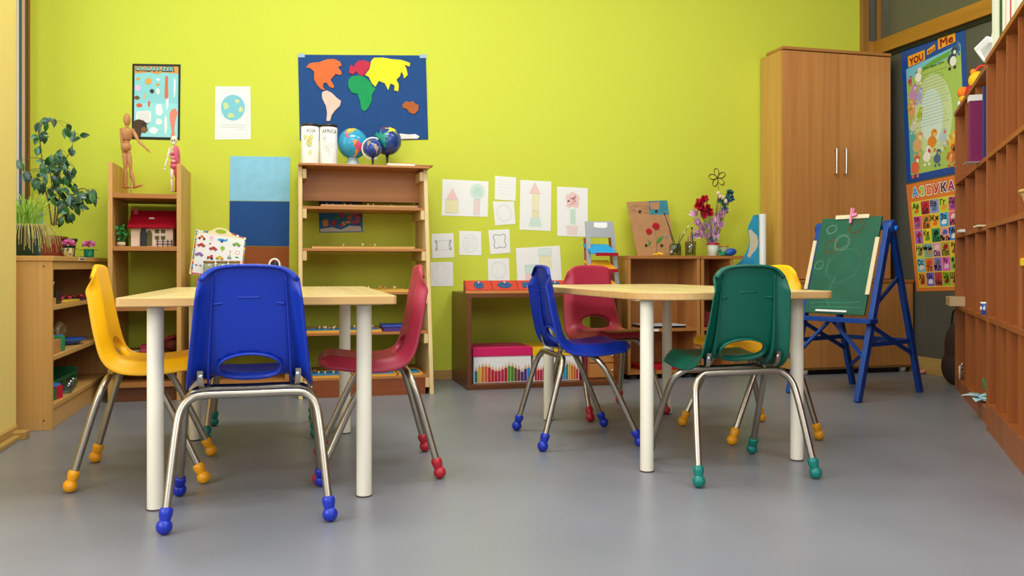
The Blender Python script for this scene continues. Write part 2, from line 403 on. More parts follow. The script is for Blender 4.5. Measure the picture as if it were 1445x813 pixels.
def make_chair(colname, label, loc, rz, group='school chairs around the two tables'):
    cols = {'blue': '0d2f9e', 'yellow': 'fab808', 'red': 'a62a40', 'green': '085a47'}
    caps = {'blue': '1a2fa8', 'yellow': 'eda011', 'red': 'ad1f2e', 'green': '0b7266'}
    P = mat('chair_plastic_'+colname, cols[colname], .36, bump=.15, bscale=900, spec=.45)
    Q = mat('foot_cap_'+colname, caps[colname], .3)
    t = thing('school_chair', label, 'chair', (loc[0], loc[1], 0), rz, group)
    Mx = PM[t.name]
    def L(v): return Mx @ Vector(v)
    ns, nt_ = 84, 40
    me = MB(); idx = {}; vs = []; fs = []
    def par(i, j):
        s = SL*i/ns; tt = -1+2*j/nt_
        return s, tt
    pr = {}
    for i in range(ns+1):
        for j in range(nt_+1): pr[i, j] = list(par(i, j))
    keep = {}
    for i in range(ns):
        for j in range(nt_):
            s = SL*(i+.5)/ns; tt = -1+2*(j+.5)/nt_
            keep[i, j] = in_hole(s, tt*hw(s)) > 1
    rim = set()
    for i in range(1, ns):
        for j in range(1, nt_):
            q = [keep[a, b] for a in (i-1, i) for b in (j-1, j)]
            if any(q) and not all(q): rim.add((i, j))
    for (i, j) in rim:
        s, tt = pr[i, j]; x = tt*hw(s); ds = s-HS
        g = sqrt(in_hole(s, x)); ns_, nx = HS+ds/g, x/g
        pr[i, j] = [ns_, nx/hw(ns_)]
    for (i, j), (s, tt) in pr.items(): idx[i, j] = len(vs); vs.append(L(surf(s, tt)))
    for (i, j), k in keep.items():
        if k: fs.append((idx[i, j], idx[i+1, j], idx[i+1, j+1], idx[i, j+1]))
    me.add(vs, fs, P, True)
    # raised collar around the hand hole, behind the shell
    ring = []; K_ = 40
    for k in range(K_):
        a = 2*pi*k/K_; s = HS+.038*sin(a); x = .079*cos(a); tt = x/hw(s)
        p, n = prof(s); ring.append((surf(s, tt), n))
    rv = []; 
    for p, n in ring: rv += [L(p), L(p-n*.016)]
    me.add(rv, [(2*k, 2*k+1, (2*k+3) % (2*K_), (2*k+2) % (2*K_)) for k in range(K_)], P, True)
    # two stiffening fins down the back, small ledges
    for sx in (-1, 1):
        a = []; nn = 24
        for k in range(nn+1):
            s = .035+(.335-.035)*k/nn; x = sx*(.088+.017*k/nn); p, n = prof(s); q = surf(s, x/hw(s))
            dep = .006+.022*(k/nn)**1.5
            a += [L(q), L(q-n*dep)]
        me.add(a, [(2*k, 2*k+1, 2*k+3, 2*k+2) for k in range(nn)], P, True)
        a = []
        for k in range(5):
            s = .115; x = sx*(.087-.007*k); p, n = prof(s); q = surf(s-.0006*k, x/hw(s)); a += [L(q), L(q-n*(.008*(1-k/4)+.0005))]
        me.add(a, [(2*k, 2*k+1, 2*k+3, 2*k+2) for k in range(4)], P, True)
    a = []
    for k in range(9):
        s = .098; x = -.028+.056*k/8; p, n = prof(s); q = surf(s, x/hw(s)); a += [L(q), L(q-n*.003)]
    me.add(a, [(2*k, 2*k+1, 2*k+3, 2*k+2) for k in range(8)], P, True)
    sh = me.build('seat_shell', t, solid=.0045)
    # frame: two bent tubes, rails
    fr = MB(); rt = .0108
    for yf, yt, xf in ((0, .092, .197), (.362, .212, .196)):
        sg = 1 if yf == 0 else -1
        lp = []
        for sx in (-1, 1):
            ft = Vector((sx*xf, yf, .0195)); fd = (Vector((sx*(xf-.02), yf+(yt-yf)*.62, .225))-ft).normalized(); q = [tuple(ft+fd*.028), tuple(ft+fd*.08), (sx*(xf-.02), yf+(yt-yf)*.62, .225), (sx*(xf-.03), yf+(yt-yf)*.83, .285), (sx*(xf-.052), yt-sg*.004, .313), (sx*(xf-.085), yt, .3215)]
            lp.append(q)
        path = lp[0]+[(0, yt, .3215)]+lp[1][::-1]
        fr.tube([L(p) for p in catmull(path, 7)], rt, chrome, 14)
    for sx in (-1, 1):
        q = [(sx*.112, .225, .333), (sx*.114, .15, .335), (sx*.117, .108, .338), (sx*.119, .090, .347), (sx*.121, .084, .365), (sx*.121, .079, .385)]
        rp_ = catmull(q, 6); rv_ = []
        for i_, p_ in enumerate(rp_):
            tg = (rp_[min(i_+1, len(rp_)-1)]-rp_[max(i_-1, 0)]).normalized(); nv = tg.cross(Vector((1, 0, 0))).normalized()*.0016
            rv_ += [L(p_+Vector((sa*.007, 0, 0))+nv*sb) for sa, sb in ((-1, -1), (1, -1), (1, 1), (-1, 1))]
        nq = len(rp_)
        fr.add(rv_, [(4*i_+j_, 4*i_+(j_+1) % 4, 4*i_+4+(j_+1) % 4, 4*i_+4+j_) for i_ in range(nq-1) for j_ in range(4)]+[(3, 2, 1, 0), (4*nq-4, 4*nq-3, 4*nq-2, 4*nq-1)], chrome)
        for bx, by, bz in ((sx*.120, .081, .37),):
            fr.lathe([(.001, 0), (.005, .001), (.006, .003), (.006, .006)], L((bx, by-.002, bz)), steel, 10, (Mx.to_3x3() @ Matrix.Rotation(radians(-90), 3, 'X')))
    fo = fr.build('frame', t)
    for sx in (-1, 1):
        for yf, yt, xf in ((0, .092, .197), (.362, .212, .196)):
            c = Vector((sx*xf, yf, .0)); top = Vector((sx*(xf-.02), yf+(yt-yf)*.62, .225)); d = (top-c-Vector((0, 0, .0195))).normalized()
            b = MB(); b.ell(L(c+Vector((0, 0, .0195))), .0195, Q, 18, 12)
            q0 = c+Vector((0, 0, .0195))
            rot = Mx.to_3x3() @ Vector((0, 0, 1)).rotation_difference(d).to_matrix()
            b.lathe([(.0125, .008), (.0135, .018), (.0160, .026), (.0166, .032), (.0160, .040), (.0138, .044), (.011, .0445)], L(q0), Q, 18, rot)
            b.build('foot_cap', t)
    return t
make_chair('blue', 'blue plastic school chair seen from behind, nearest the camera at the left table', (-.096, 2.236), radians(1.3))
make_chair('yellow', 'bright yellow plastic school chair facing right at the left table, beside the low cabinet', (-.615, 2.911), radians(-88.3))
make_chair('red', 'dark red plastic school chair facing left at the right side of the left table', (.454, 2.807), radians(87.8))
make_chair('green', 'chair with green foot caps at the far end of the left table', (-.10, 3.70), radians(180))
make_chair('green', 'dark green plastic school chair seen from behind at the near side of the right table', (1.362, 2.316), radians(1.0))
make_chair('blue', 'blue plastic school chair seen from the side, at the left of the right table', (.867, 3.099), radians(-91.4))
make_chair('red', 'dark red plastic school chair facing the camera behind the right table', (1.33, 3.80), radians(192.7))
make_chair('yellow', 'yellow plastic school chair half hidden behind the dark green chair', (1.917, 3.033), radians(91.0))
# ------------------------------------------------------------------ tables
def table(label, loc, rz, hx, hy, rads, z=.570, name='school_table'):
    t = thing(name, label, 'table', (loc[0], loc[1], 0), rz, 'school tables in the room'); M = PM[t.name]
    out = []
    for (sx, sy), r in zip(((1, -1), (1, 1), (-1, 1), (-1, -1)), rads):
        cx, cy = sx*(hx-r), sy*(hy-r); a0 = {(1, -1): -pi/2, (1, 1): 0, (-1, 1): pi/2, (-1, -1): pi}[sx, sy]
        for k in range(11): out.append(M @ Vector((cx+r*cos(a0+pi/2*k/10), cy+r*sin(a0+pi/2*k/10), z-.024)))
    m = MB(); m.prism(out, (0, 0, .024), tabletop, tabledge); m.build('tabletop', t, bevel=.003)
    lx, ly = .276, .4745
    for sx in (-1, 1):
        for sy in (-1, 1):
            m = MB(); c = M @ Vector((sx*lx, sy*ly, 0))
            m.lathe([(.0205, 0), (.0215, .004), (.0215, .535), (.0215, z-.026)], c, white_leg, 24)
            m.lathe([(.0225, 0), (.0225, .004)], c, mat('leg_glide', '4a3a30', .6), 20)
            lg = m.build('leg', t)
            q = MB().box(sx*lx-.05, sx*lx+.05, sy*ly-.04, sy*ly+.04, z-.028, z-.024, mat('leg_plate', 'c9b48c', .5), M); q.build('mounting_plate', lg)
    return t
table('rectangular school table with square corners and white legs, between the yellow and red chairs', (-.068, 2.945), radians(-.3), .357, .58, (.012, .012, .012, .012))
table('school table with rounded corners and white legs, beside the dark green chair', (1.357, 3.026), radians(2.2), .345, .60, (.05, .1, .05, .16))
# ================================================================== FURNITURE
# ---- low open cabinet along the left wall
def cabinet_left():
    t = thing('low_cabinet', 'low open beech cabinet with potted plants on top, along the left wall', 'cabinet', (-1.085, 4.31, 0))
    x0, x1, y0, y1, zt = -1.262, -.91, 3.765, 4.862, .692
    def b(n, *a, m=None, bev=.0015): return MB().box(*a, m or beech_y).build(n, t, bevel=bev)
    b('top_panel', x0, x1+.006, y0-.006, y1+.004, zt-.02, zt, m=beech_y)
    b('side_panel', x0, x1, y0, y0+.02, 0, zt-.02, m=beech); b('side_panel', x0, x1, y1-.02, y1, 0, zt-.02, m=beech)
    b('back_panel', x0, x0+.012, y0+.02, y1-.02, .06, zt-.02, m=beech)
    b('top_rail', x1-.02, x1-.002, y0+.02, y1-.02, zt-.055, zt-.0205)
    for z in (.492, .290): b('shelf', x0+.012, x1-.004, y0+.02, y1-.02, z-.018, z)
    b('shelf', x0+.012, x1-.002, y0+.02, y1-.02, .078, .097)
    b('kick_board', x1-.02, x1-.006, y0+.02, y1-.02, 0, .078)
    for z in (.04, .65): MB().lathe([(.001, 0), (.004, .0005), (.004, .002)], (x1-.03, y0, z), K('7a5a34'), 10, Matrix.Rotation(radians(90), 3, 'X')).build('screw', t)
    m = MB(); m.box(x1+.0062, x1+.0085, 4.18, 4.30, zt-.017, zt-.001, K('cfc4a0')); m.box(x1+.0085, x1+.009, 4.2, 4.28, zt-.012, zt-.007, dkgrey); m.build('label_holder', t)
cabinet_left()
# ---- narrow open shelf against the back wall
def open_shelf():
    t = thing('open_shelf', 'tall narrow open beech shelf holding a toy house, left of the blue wall panels', 'shelf', (-.672, 4.66, 0))
    x0, x1, y0, y1 = -.836, -.507, 4.45, WALL_Y-.022
    for a in (x0, x1-.021): MB().box(a, a+.021, y0, y1, 0, 1.148, beech).build('side_panel', t, bevel=.0015)
    for z in (1.0, .747, .458, .225, .09):
        MB().box(x0+.021, x1-.021, y0+.002, y1, z-.022, z, case_x).build('shelf_board', t, bevel=.001)
    MB().box(x0+.021, x1-.021, y0+.015, y0+.03, 0, .068, dark_w).build('kick_board', t)
open_shelf()
# ---- low cabinet behind the left table (toy board stands on it)
t = thing('low_cabinet', 'small low wooden cabinet holding the toy board, behind the left table', 'cabinet', (-.22, 4.7, 0))
for a in (-.44, -.02): MB().box(a, a+.02, 4.48, 4.87, 0, .565, case_w).build('side_panel', t, bevel=.001)
MB().box(-.447, .0, 4.47, 4.87, .565, .588, case_x).build('top_panel', t, bevel=.001)
for z in (.3, .08): MB().box(-.42, -.02, 4.49, 4.87, z-.018, z, case_x).build('shelf', t)
# ---- centre bookcase with sloping sides
def bookcase():
    t = thing('bookcase', 'tall open bookcase with sloping sides and thin trays, in the middle with globes on top', 'bookcase', (.38, 4.6, 0))
    x0, x1, yb = .045, .712, WALL_Y-.03
    ZT = 1.165
    def yf(z): return 4.335+(4.55-4.335)*min(1, z/ZT)
    for a in (x0, x1-.02):
        MB().prism([(a, yf(0), 0), (a, yb, 0), (a, yb, ZT), (a, yf(ZT), ZT)], (.02, 0, 0), pine_e).build('side_panel', t, bevel=.0015)
    MB().box(x0-.0, x1+.005, 4.50, yb, ZT, ZT+.012, case_x).build('top_panel', t, bevel=.0015)
    MB().box(x0+.02, x1-.02, yb-.16, yb-.145, ZT-.165, ZT, case_x).build('back_panel', t)
    zs = [.958, .742, .520, .318, .098]
    for z in zs:
        MB().box(x0+.021, x1-.021, yf(z)+.004, yb-.01, z-.014, z, case_x).build('shelf_board', t, bevel=.001)
    for z in zs+[ZT]:
        for a in (x0+.021, x1-.041): MB().box(a, a+.02, yf(z)-.004, yb-.03, z-.062, z-.0145, pine_e).build('shelf_cleat', t)
    MB().box(x0+.041, x1-.041, yf(0)+.02, yf(0)+.035, 0, .083, wood('kick_red', '8f4a20', '7c3c18', 'x')).build('kick_board', t)
    return yf
YF = bookcase()
# ---- brown case
def brown_case():
    t = thing('low_bookcase', 'low dark brown open bookcase holding pencil boxes, under the paper drawings', 'bookcase', (1.33, 4.65, 0))
    x0, x1, y0, y1, zt = .905, 1.768, 4.43, WALL_Y-.02, .508
    for a in (x0, x1-.022): MB().box(a, a+.022, y0, y1, .026, zt-.022, wood('walnut_v', '6e3f20', '5c3218', 'z', .35)).build('side_panel', t, bevel=.001)
    MB().box(x0, x1, y0, y1, zt-.022, zt, dark_w).build('top_panel', t, bevel=.001)
    MB().box(x0, x1, y0, y1, 0, .026, dark_w).build('bottom_panel', t, bevel=.001)
brown_case()
# ---- small open shelves right
def small_shelf(x0, x1, label, zs, side_r):
    t = thing('small_shelf', label, 'shelf', ((x0+x1)/2, 4.73, 0), 0, 'small beech shelves by the wardrobe')
    y0, y1, zt = 4.60, WALL_Y-.02, .712
    for a in (x0, x1-.018): MB().box(a, a+.018, y0, y1, .05, zt-.018, case_w).build('side_panel', t, bevel=.001)
    MB().box(x0-.002, x1+(.07 if side_r else .002), y0-.004, y1, zt-.018, zt, case_x).build('top_panel', t, bevel=.001)
    MB().box(x0+.018, x1-.018, y1-.01, y1, .05, zt-.018, case_w).build('back_panel', t)
    for z in zs: MB().box(x0+.018, x1-.018, y0+.002, y1-.01, z-.018, z, case_x).build('shelf_board', t)
    MB().box(x0, x1, y0, y1-.01, .03, .05, case_x).build('bottom_panel', t)
    for a in (x0+.05, x1-.05):
        for b in (y0+.05, y1-.06): MB().lathe([(.025, 0), (.028, .006), (.022, .029)], (a, b, 0), dkgrey, 16).build('foot', t)
small_shelf(1.873, 2.325, 'open beech shelf with flower painting on top and a laptop inside', (.292,), False)
small_shelf(2.333, 2.54, 'narrow open beech shelf under the artificial flower bouquet', (.47, .292), True)
# ---- wardrobe and the low cupboard it stands in line with
def wardrobe():
    x0, x1 = 2.892, 3.655
    t = thing('wardrobe', 'tall two-door wooden wardrobe with slim silver handles, in the right corner', 'wardrobe', (3.27, 4.8, .568))
    y0, y1, zb, zt = 4.64, WALL_Y-.012, .570, 1.985
    MB().box(x0, x1, y0+.02, y1, zb, zt-.02, ward_side).build('carcass', t, bevel=.001)
    MB().box(x0-.0, x1+.0, y0-.004, y1-.06, zt-.018, zt, ward_x).build('top_panel', t, bevel=.001)
    xm = onY(1184, 200, y0).x
    for k, (a, b) in enumerate(((x0+.001, xm-.0015), (xm+.0015, x1-.001))):
        d = MB().box(a, b, y0, y0+.019, zb+.003, zt-.024, ward).build('door', t, bevel=.001)
        hx = xm-.034 if k == 0 else xm+.034
        z0, z1 = onY(1178, 246, y0).z, onY(1178, 210, y0).z
        m = MB(); m.tube(catmull([(hx, y0, z0+.006), (hx, y0-.022, z0+.004), (hx, y0-.026, z0+.012), (hx, y0-.026, z1-.012), (hx, y0-.022, z1-.004), (hx, y0, z1-.006)], 5), .0048, steel, 10)
        m.build('handle', d)
    t = thing('low_cupboard', 'low two-door wooden cupboard under the wardrobe, behind the blue easel', 'cupboard', (3.34, 4.7, 0))
    x0, x1 = 2.918, 3.722; y0 = 4.52; zt = .568
    MB().box(x0, x1, y0+.02, y1, .03, zt-.018, ward_side).build('carcass', t)
    MB().box(x0-.002, x1+.002, y0-.003, y1, zt-.018, zt, ward_x).build('top_panel', t, bevel=.001)
    xm = onY(1218, 450, y0).x
    for a, b in ((x0+.018, xm-.0015), (xm+.0015, x1-.001)):
        MB().box(a, b, y0, y0+.019, .045, zt-.021, ward).build('door', t, bevel=.001)
    MB().box(x0+.03, x1-.03, y0+.04, y0+.055, 0, .04, black).build('kick_board', t)
    for a in (x0+.06, x1-.06): MB().lathe([(.022, 0), (.022, .03)], (a, y0+.025, 0), K('9a9a98'), 14).build('foot', t)
wardrobe()
# ---- diagonal pigeonhole shelves on the right
UA = Vector((3.387, 3.789, 0)); UU = Vector((-.5906, -.8069, 0)).normalized(); UN = Vector((.8069, -.5906, 0)).normalized()  # UN: into the depth
def ubox(m, s0, s1, d0, d1, z0, z1, mt):
    vs = [UA+UU*s+UN*d+Vector((0, 0, z)) for s in (s0, s1) for d in (d0, d1) for z in (z0, z1)]
    m.add(vs, [(0, 1, 3, 2), (4, 6, 7, 5), (0, 4, 5, 1), (2, 3, 7, 6), (0, 2, 6, 4), (1, 5, 7, 3)], mt); return m
def onU(px, py, d=0): return hit(px, py, UA+UN*d, -UN)
def spx(px):
    p = onU(px, 376); return (p-UA).dot(UU)
def unit(label, s0, s1, divs, d0, dep, zs, kick):
    g = UA+UU*((s0+s1)/2)+UN*dep/2
    t = thing('pigeonhole_shelf', label, 'shelf', (g.x, g.y, 0), 0, 'reddish pigeonhole shelves along the right side')
    ZT = 1.47
    for s in (s0, s1-.02): ubox(MB(), s, s+.02, d0, dep, 0, ZT-.02, red_w).build('side_panel', t, bevel=.001)
    ubox(MB(), s0, s1, d0-.004, dep, ZT-.02, ZT, red_w).build('top_panel', t, bevel=.001)
    ubox(MB(), s0+.02, s1-.02, dep-.01, dep, .05, ZT-.02, red_w).build('back_panel', t)
    for s in divs: ubox(MB(), s-.008, s+.008, d0+.004, dep-.01, kick, ZT-.02, red_w).build('divider', t)
    for z in zs: ubox(MB(), s0+.02, s1-.02, d0+.001, dep-.01, z-.018, z, red_w).build('shelf_board', t)
    ubox(MB(), s0+.02, s1-.02, d0+.004, d0+.02, 0, kick-.019, red_w).build('kick_board', t)
    for s in divs+[s1-.02]:
        for z in (.25, .6, .95, 1.2): ubox(MB(), s-.0088, s-.008, d0+.035, d0+.041, z, z+.006, black).build('peg_hole', t)
U2 = spx(1396.5)
unit('low reddish pigeonhole shelf unit nearer the back corner, holding the purple folder', -.09, U2-.002, [.347, .722], .0, .30, [1.10, .817, .445, .072], .072)
unit('reddish pigeonhole shelf unit nearest the camera, white binders on top', U2, U2+.23*6+.04, [U2+.01+.23*k for k in range(1, 6)], -.012, .30, [1.09, .817, .451, .11], .11)
# ---- easel
def easel():
    e = Vector((.927, .375, 0)); w = Vector((-.375, .927, 0)); Cn = Vector((2.818, 3.85, 0))
    t = thing('easel', 'blue wooden folding easel with a green chalkboard, in front of the wardrobe', 'easel', tuple(Cn))
    blue = mat('easel_blue_paint', '0b4092', .38, bump=.4, bscale=60, var=.12, vscale=14)
    Z = Vector((0, 0, 1)); ap = .86
    A = {}
    for k, sx in (('r', -1), ('l', 1)):
        wv = w*sx*.190; off = w*sx*.012
        fo, ba, to = Cn+wv-e*.285, Cn+wv+e*.285, Cn+wv+Z*ap
        MB().beam(fo+Z*.0, to-e*.012+Z*.0-off*0, .028, .036, blue, up=e).build('leg', t, bevel=.003)
        MB().beam(ba, to+e*.012+off*0-Z*.01, .024, .034, blue, up=e).build('leg', t, bevel=.003)
        m = MB(); m.lathe([(.001, -.026), (.03, -.025), (.033, -.018), (.033, .018), (.03, .025), (.001, .026)], to-Z*.012, blue, 20, w.rotation_difference(Vector((0, 0, 1))).to_matrix().inverted() if False else Vector((0, 0, 1)).rotation_difference(w).to_matrix())
        m.build('hinge_block', t)
        if sx == -1:
            m = MB(); m.lathe([(.001, 0), (.013, .002), (.015, .008), (.013, .014), (.001, .016)], to-Z*.022-w*.026, mat('bolt_cap_blue', '1f6fd0', .3), 16, Vector((0, 0, 1)).rotation_difference(-w).to_matrix()); m.build('bolt_cap', t)
        def fr(h, fo=fo, to=to): return fo.lerp(to, h/ap)
        def bk(h, ba=ba, to=to): return ba.lerp(to, h/ap)
        A[k] = (fr, bk)
        MB().beam(fr(.27)+w*sx*.0, bk(.27), .012, .022, blue, up=Z).build('side_rail', t)
        MB().beam(fr(.46), bk(.60)+e*.0, .010, .020, blue, up=Z).build('brace', t)
        MB().beam(fr(.36), bk(.20), .010, .020, blue, up=Z).build('brace', t)
    (fr, bk), (fl, bl) = A['r'], A['l']
    MB().beam(fr(.845), fl(.845), .012, .022, black, up=Z).build('top_rod', t)
    zt = .385
    # ledge
    a, b = fr(zt)-e*.035-w*.03, fl(zt)-e*.035+w*.03
    MB().beam(a, b, .07, .022, blue, up=Z).build('ledge', t, bevel=.002)
    MB().beam(bk(.27), bl(.27), .022, .022, blue, up=Z).build('cross_rail', t)
    MB().beam(bk(.10)*0+fr(.20), (fr(zt)+fl(zt))/2-e*.006+w*.03, .012, .022, blue, up=e).build('brace', t)
    MB().beam(fl(.20), (fr(zt)+fl(zt))/2-e*.006+w*.03, .012, .022, blue, up=e).build('brace', t)
    MB().beam(bl(.10), (bl(.26)+bk(.26))/2, .012, .02, blue, up=e).build('brace', t)
    # board: leans on the front legs
    d = (fr(.85)-fr(.35)).normalized(); n = (-e*d.z+Z*d.dot(e)).normalized()
    if n.dot(e) > 0: n = -n
    o = (fr(zt+.018)+fl(zt+.018))/2+n*.02
    off0 = w*.008; hwid = .168; hh = .515
    P = [o+off0+w*hwid+d*hh, o+off0-w*hwid+d*hh*1.0, o+off0-w*hwid, o+off0+w*hwid]
    S = Sheet(P, n)
    gb = mat('chalkboard_green', '125b44', .55, var=.12, vscale=9)
    m = MB(); S.slab(m, gb, .010, .0); S.lay = .0104
    ch = K('7fa58f'); br = K('5c4a2a'); ye = K('6f8a3c')
    def scrib(cx, cy, rx, ry, n_, m_, w_=.0012, turns=3):
        p = [(cx+rx*cos(2*pi*turns*k/n_+R.random()*.5)*(1-.5*k/n_*R.random()), cy+ry*sin(2*pi*turns*k/n_)*(1-.4*R.random())) for k in range(n_)]
        S.stroke(m, p, w_, m_)
    scrib(.25, .30, .12, .09, 50, br, .0014, 7); scrib(.62, .10, .14, .08, 60, br, .0014, 8); scrib(.2, .12, .1, .06, 14, ch); scrib(.42, .26, .14, .1, 30, ch, .001, 4)
    S.stroke(m, [(.61, .14), (.60, .20), (.59, .24), (.57, .19), (.6, .14)], .0014, br)
    S.stroke(m, [(.12, .46), (.16, .40), (.24, .36), (.36, .36), (.44, .40), (.48, .45)], .002, br)
    S.stroke(m, [(.70, .32), (.74, .31), (.79, .35), (.80, .42), (.74, .38), (.70, .32)], .0012, br)
    S.stroke(m, [(.26, .42), (.24, .55), (.27, .62)], .001, ch); S.stroke(m, [(.42, .62), (.36, .75), (.34, .86), (.40, .92)], .0012, ch)
    scrib(.10, .50, .08, .06, 16, ch, .0012, 2); scrib(.5, .5, .3, .2, 20, K('4f8a70'), .0008, 2)
    S.stroke(m, [(.25, .80), (.33, .79), (.40, .805), (.46, .79)], .0016, ye)
    S.stroke(m, [(.06, .90), (.3, .885), (.6, .89), (.9, .87)], .002, K('4f9176')); S.stroke(m, [(.1, .94), (.5, .93), (.95, .93)], .003, K('3f8468'))
    m.build('chalkboard', t)
    whw = K('e6d3ae', .5)
    def strip(u0, v0, u1, v1, name='wood_strip', mm=whw):
        q = MB(); q.prism([S.P(a, b, .0105) for a, b in ((u0, v0), (u1, v0), (u1, v1), (u0, v1))], n*.007, mm); q.build(name, t, bevel=.001)
    strip(-.075, .24, -.015, .76); strip(.965, .22, 1.03, .80); strip(.24, -.025, .80, .018); strip(.2, .965, .72, .985, 'chalk_strip', white)
    return S, n, w, d
ES, EN, EW, ED = easel()
# pink clothespin on the board
pk = mat('pink_plastic', 'f08fb4', .4)
m = MB(); c0 = ES.P(.52, 0, .0195)
for sgn in (-1, 1):
    m.beam(c0-ED*.035+EW*sgn*.001+EN*.003, c0+ED*.045+EW*sgn*.004+EN*(.004+sgn*.004), .009, .006, pk, up=EN)
m.beam(c0-EW*.03+ED*.012+EN*.006, c0-EW*.005+ED*.004+EN*.006, .014, .008, pk, up=EN)
tag(m.build('clothespin'), 'pink plastic clothespin clipped to the top of the chalkboard', 'clothespin')
# ================================================================== ON THE WALLS
def qd(pts, ox, oy, k): return [(ox+x/k, oy+y/k) for x, y in pts]
def uvs(S, pts, plane):
    """pixel points to sheet u, v (sheet nearly rectangular)"""
    out = []
    a = S.c[0]; U = S.c[1]-a; V = S.c[3]-a
    for x, y in pts:
        p = hit(x, y, *plane)-a
        uu, vv, uv = U.dot(U), V.dot(V), U.dot(V); pu, pv = p.dot(U), p.dot(V); D = uu*vv-uv*uv
        out.append(((pu*vv-pv*uv)/D, (pv*uu-pu*uv)/D))
    return out
# --- organ poster
S = pxsheet([(187, 90), (255, 91), (253.8, 198), (186, 196.5)], BACK); m = MB(); S.slab(m, K('17191c', .35))
S.rect(m, .045, .03, .955, .965, K('8fd6da', .35), 0); S.rect(m, .045, .52, .955, .965, K('9de2e4', .35), 1)
S.poly(m, [(.045, .03), (.955, .03), (.955, .125), (.62, .11), (.5, .14), (.38, .11), (.045, .13)], K('d99a50', .4), 2)
S.text(m, 'ORGAN-IZER', .47, .068, .062, K('12161a'), 3, w=.80, bold=.04); S.text(m, 'ORGAN-IZER', .465, .064, .048, K('7fd8d2'), 4, w=.78, bold=.015)
blob = [(.12, .20, .045, .02, 'e0a040'), (.33, .23, .075, .05, 'e8a848'), (.53, .205, .045, .02, 'f4f6f2'), (.53, .275, .045, .02, 'dba040'), (.12, .32, .075, .045, 'f0c0e4'),
        (.41, .36, .05, .035, '3a3028'), (.53, .36, .045, .045, 'f2f4ee'), (.10, .45, .065, .03, '7a5028'), (.26, .43, .02, .06, 'cfc09a'), (.15, .55, .075, .032, 'e06040'),
        (.35, .53, .03, .045, 'e0603a'), (.56, .6, .085, .09, 'f6f8f6'), (.56, .76, .075, .05, 'eef4f2'), (.45, .88, .10, .05, 'f6f8f6'), (.73, .50, .03, .12, 'eef2f0'), (.70, .80, .035, .14, 'f2f4f0'), (.88, .30, .025, .15, 'e6f2f2')]
for u, v, a, b, c in blob: S.ell(m, u, v, a, b, K(c, .4), 3, 14, .25)
S.poly(m, [(.68, .16), (.74, .16), (.74, .30), (.75, .44), (.70, .47), (.67, .43)], K('d87058', .4), 4)
S.poly(m, [(.82, .60), (.90, .58), (.95, .64), (.90, .75), (.88, .86), (.90, .96), (.80, .965), (.83, .90), (.79, .74), (.78, .66)], K('ea8a72', .4), 4)
S.poly(m, [(.10, .63), (.38, .62), (.40, .66), (.39, .76), (.30, .78), (.28, .82), (.25, .775), (.10, .76), (.08, .70)], white, 3)
for k in range(6): S.stroke(m, [(.12, .652+k*.018), (.36, .65+k*.018)], .0008, K('8a9298'), 4)
brn = K('4a3018', .5)
S.poly(m, [(.02, .80), (.06, .75), (.14, .735), (.24, .75), (.30, .78), (.31, .83), (.33, .88), (.28, .915), (.20, .91), (.18, .97), (.03, .975), (-.0, .90)], brn, 5)
S.ell(m, .25, .87, .06, .035, K('8a5c34', .5), 6); S.stroke(m, [(.20, .79), (.26, .80), (.34, .79)], .003, black, 6); S.ell(m, .23, .80, .022, .014, K('201810'), 7)
tag(m.build('poster'), 'black bordered light blue poster of body organs above the wooden mannequin', 'poster')
# --- globe drawing
S = pxsheet([(304, 122), (353.3, 122.2), (354, 196.5), (303.2, 197)], BACK); m = MB(); S.slab(m, paper)
for q in (.06, .11): S.stroke(m, [(q, q*.7), (1-q, q*.7), (1-q, 1-q*.7), (q, 1-q*.7), (q, q*.7)], .0012, K('c8ccc8'))
S.ell(m, .50, .40, .34, .245, K('7fc8d8'), 1, 30)
for u, v, a, b in ((.30, .36, .09, .08), (.44, .55, .11, .06), (.62, .28, .08, .05), (.72, .44, .08, .06)): S.ell(m, u, v, a, b, K('cddc9a'), 2, 12, .35)
S.stroke(m, [(.16, .73), (.84, .73)], .0014, K('9aa0a0'), 1); S.stroke(m, [(.16, .77), (.84, .77)], .0014, K('9aa0a0'), 1); S.stroke(m, [(.62, .81), (.84, .81)], .0014, K('9aa0a0'), 1)
tag(m.build('drawing'), 'white sheet with a coloured drawing of the earth, above the light blue panel', 'drawing')
# --- three panels
felt = lambda n, c: mat(n, c, .85, bump=.5, bscale=500, var=.06, vscale=20)
for q, c, nm, lb in (([(325, 220.3), (409.7, 221.7), (408.6, 284.2), (324.2, 283.2)], '8fcde8', 'sky_panel', 'light blue square panel on the wall above the dark blue panel'),
                 ([(324.2, 284), (408.6, 285), (408, 347.6), (323.8, 346.6)], '1d4f92', 'blue_panel', 'dark blue square panel on the wall between the light blue and brown panels'),
                 ([(323.8, 347.4), (408, 348.4), (407.5, 404), (323.6, 403)], '9a5528', 'brown_panel', 'brown square panel on the wall under the dark blue panel')):
    S = pxsheet(q, BACK); m = MB(); S.slab(m, felt(nm, c), .003, .0005); tag(m.build('wall_panel'), lb, 'panel')
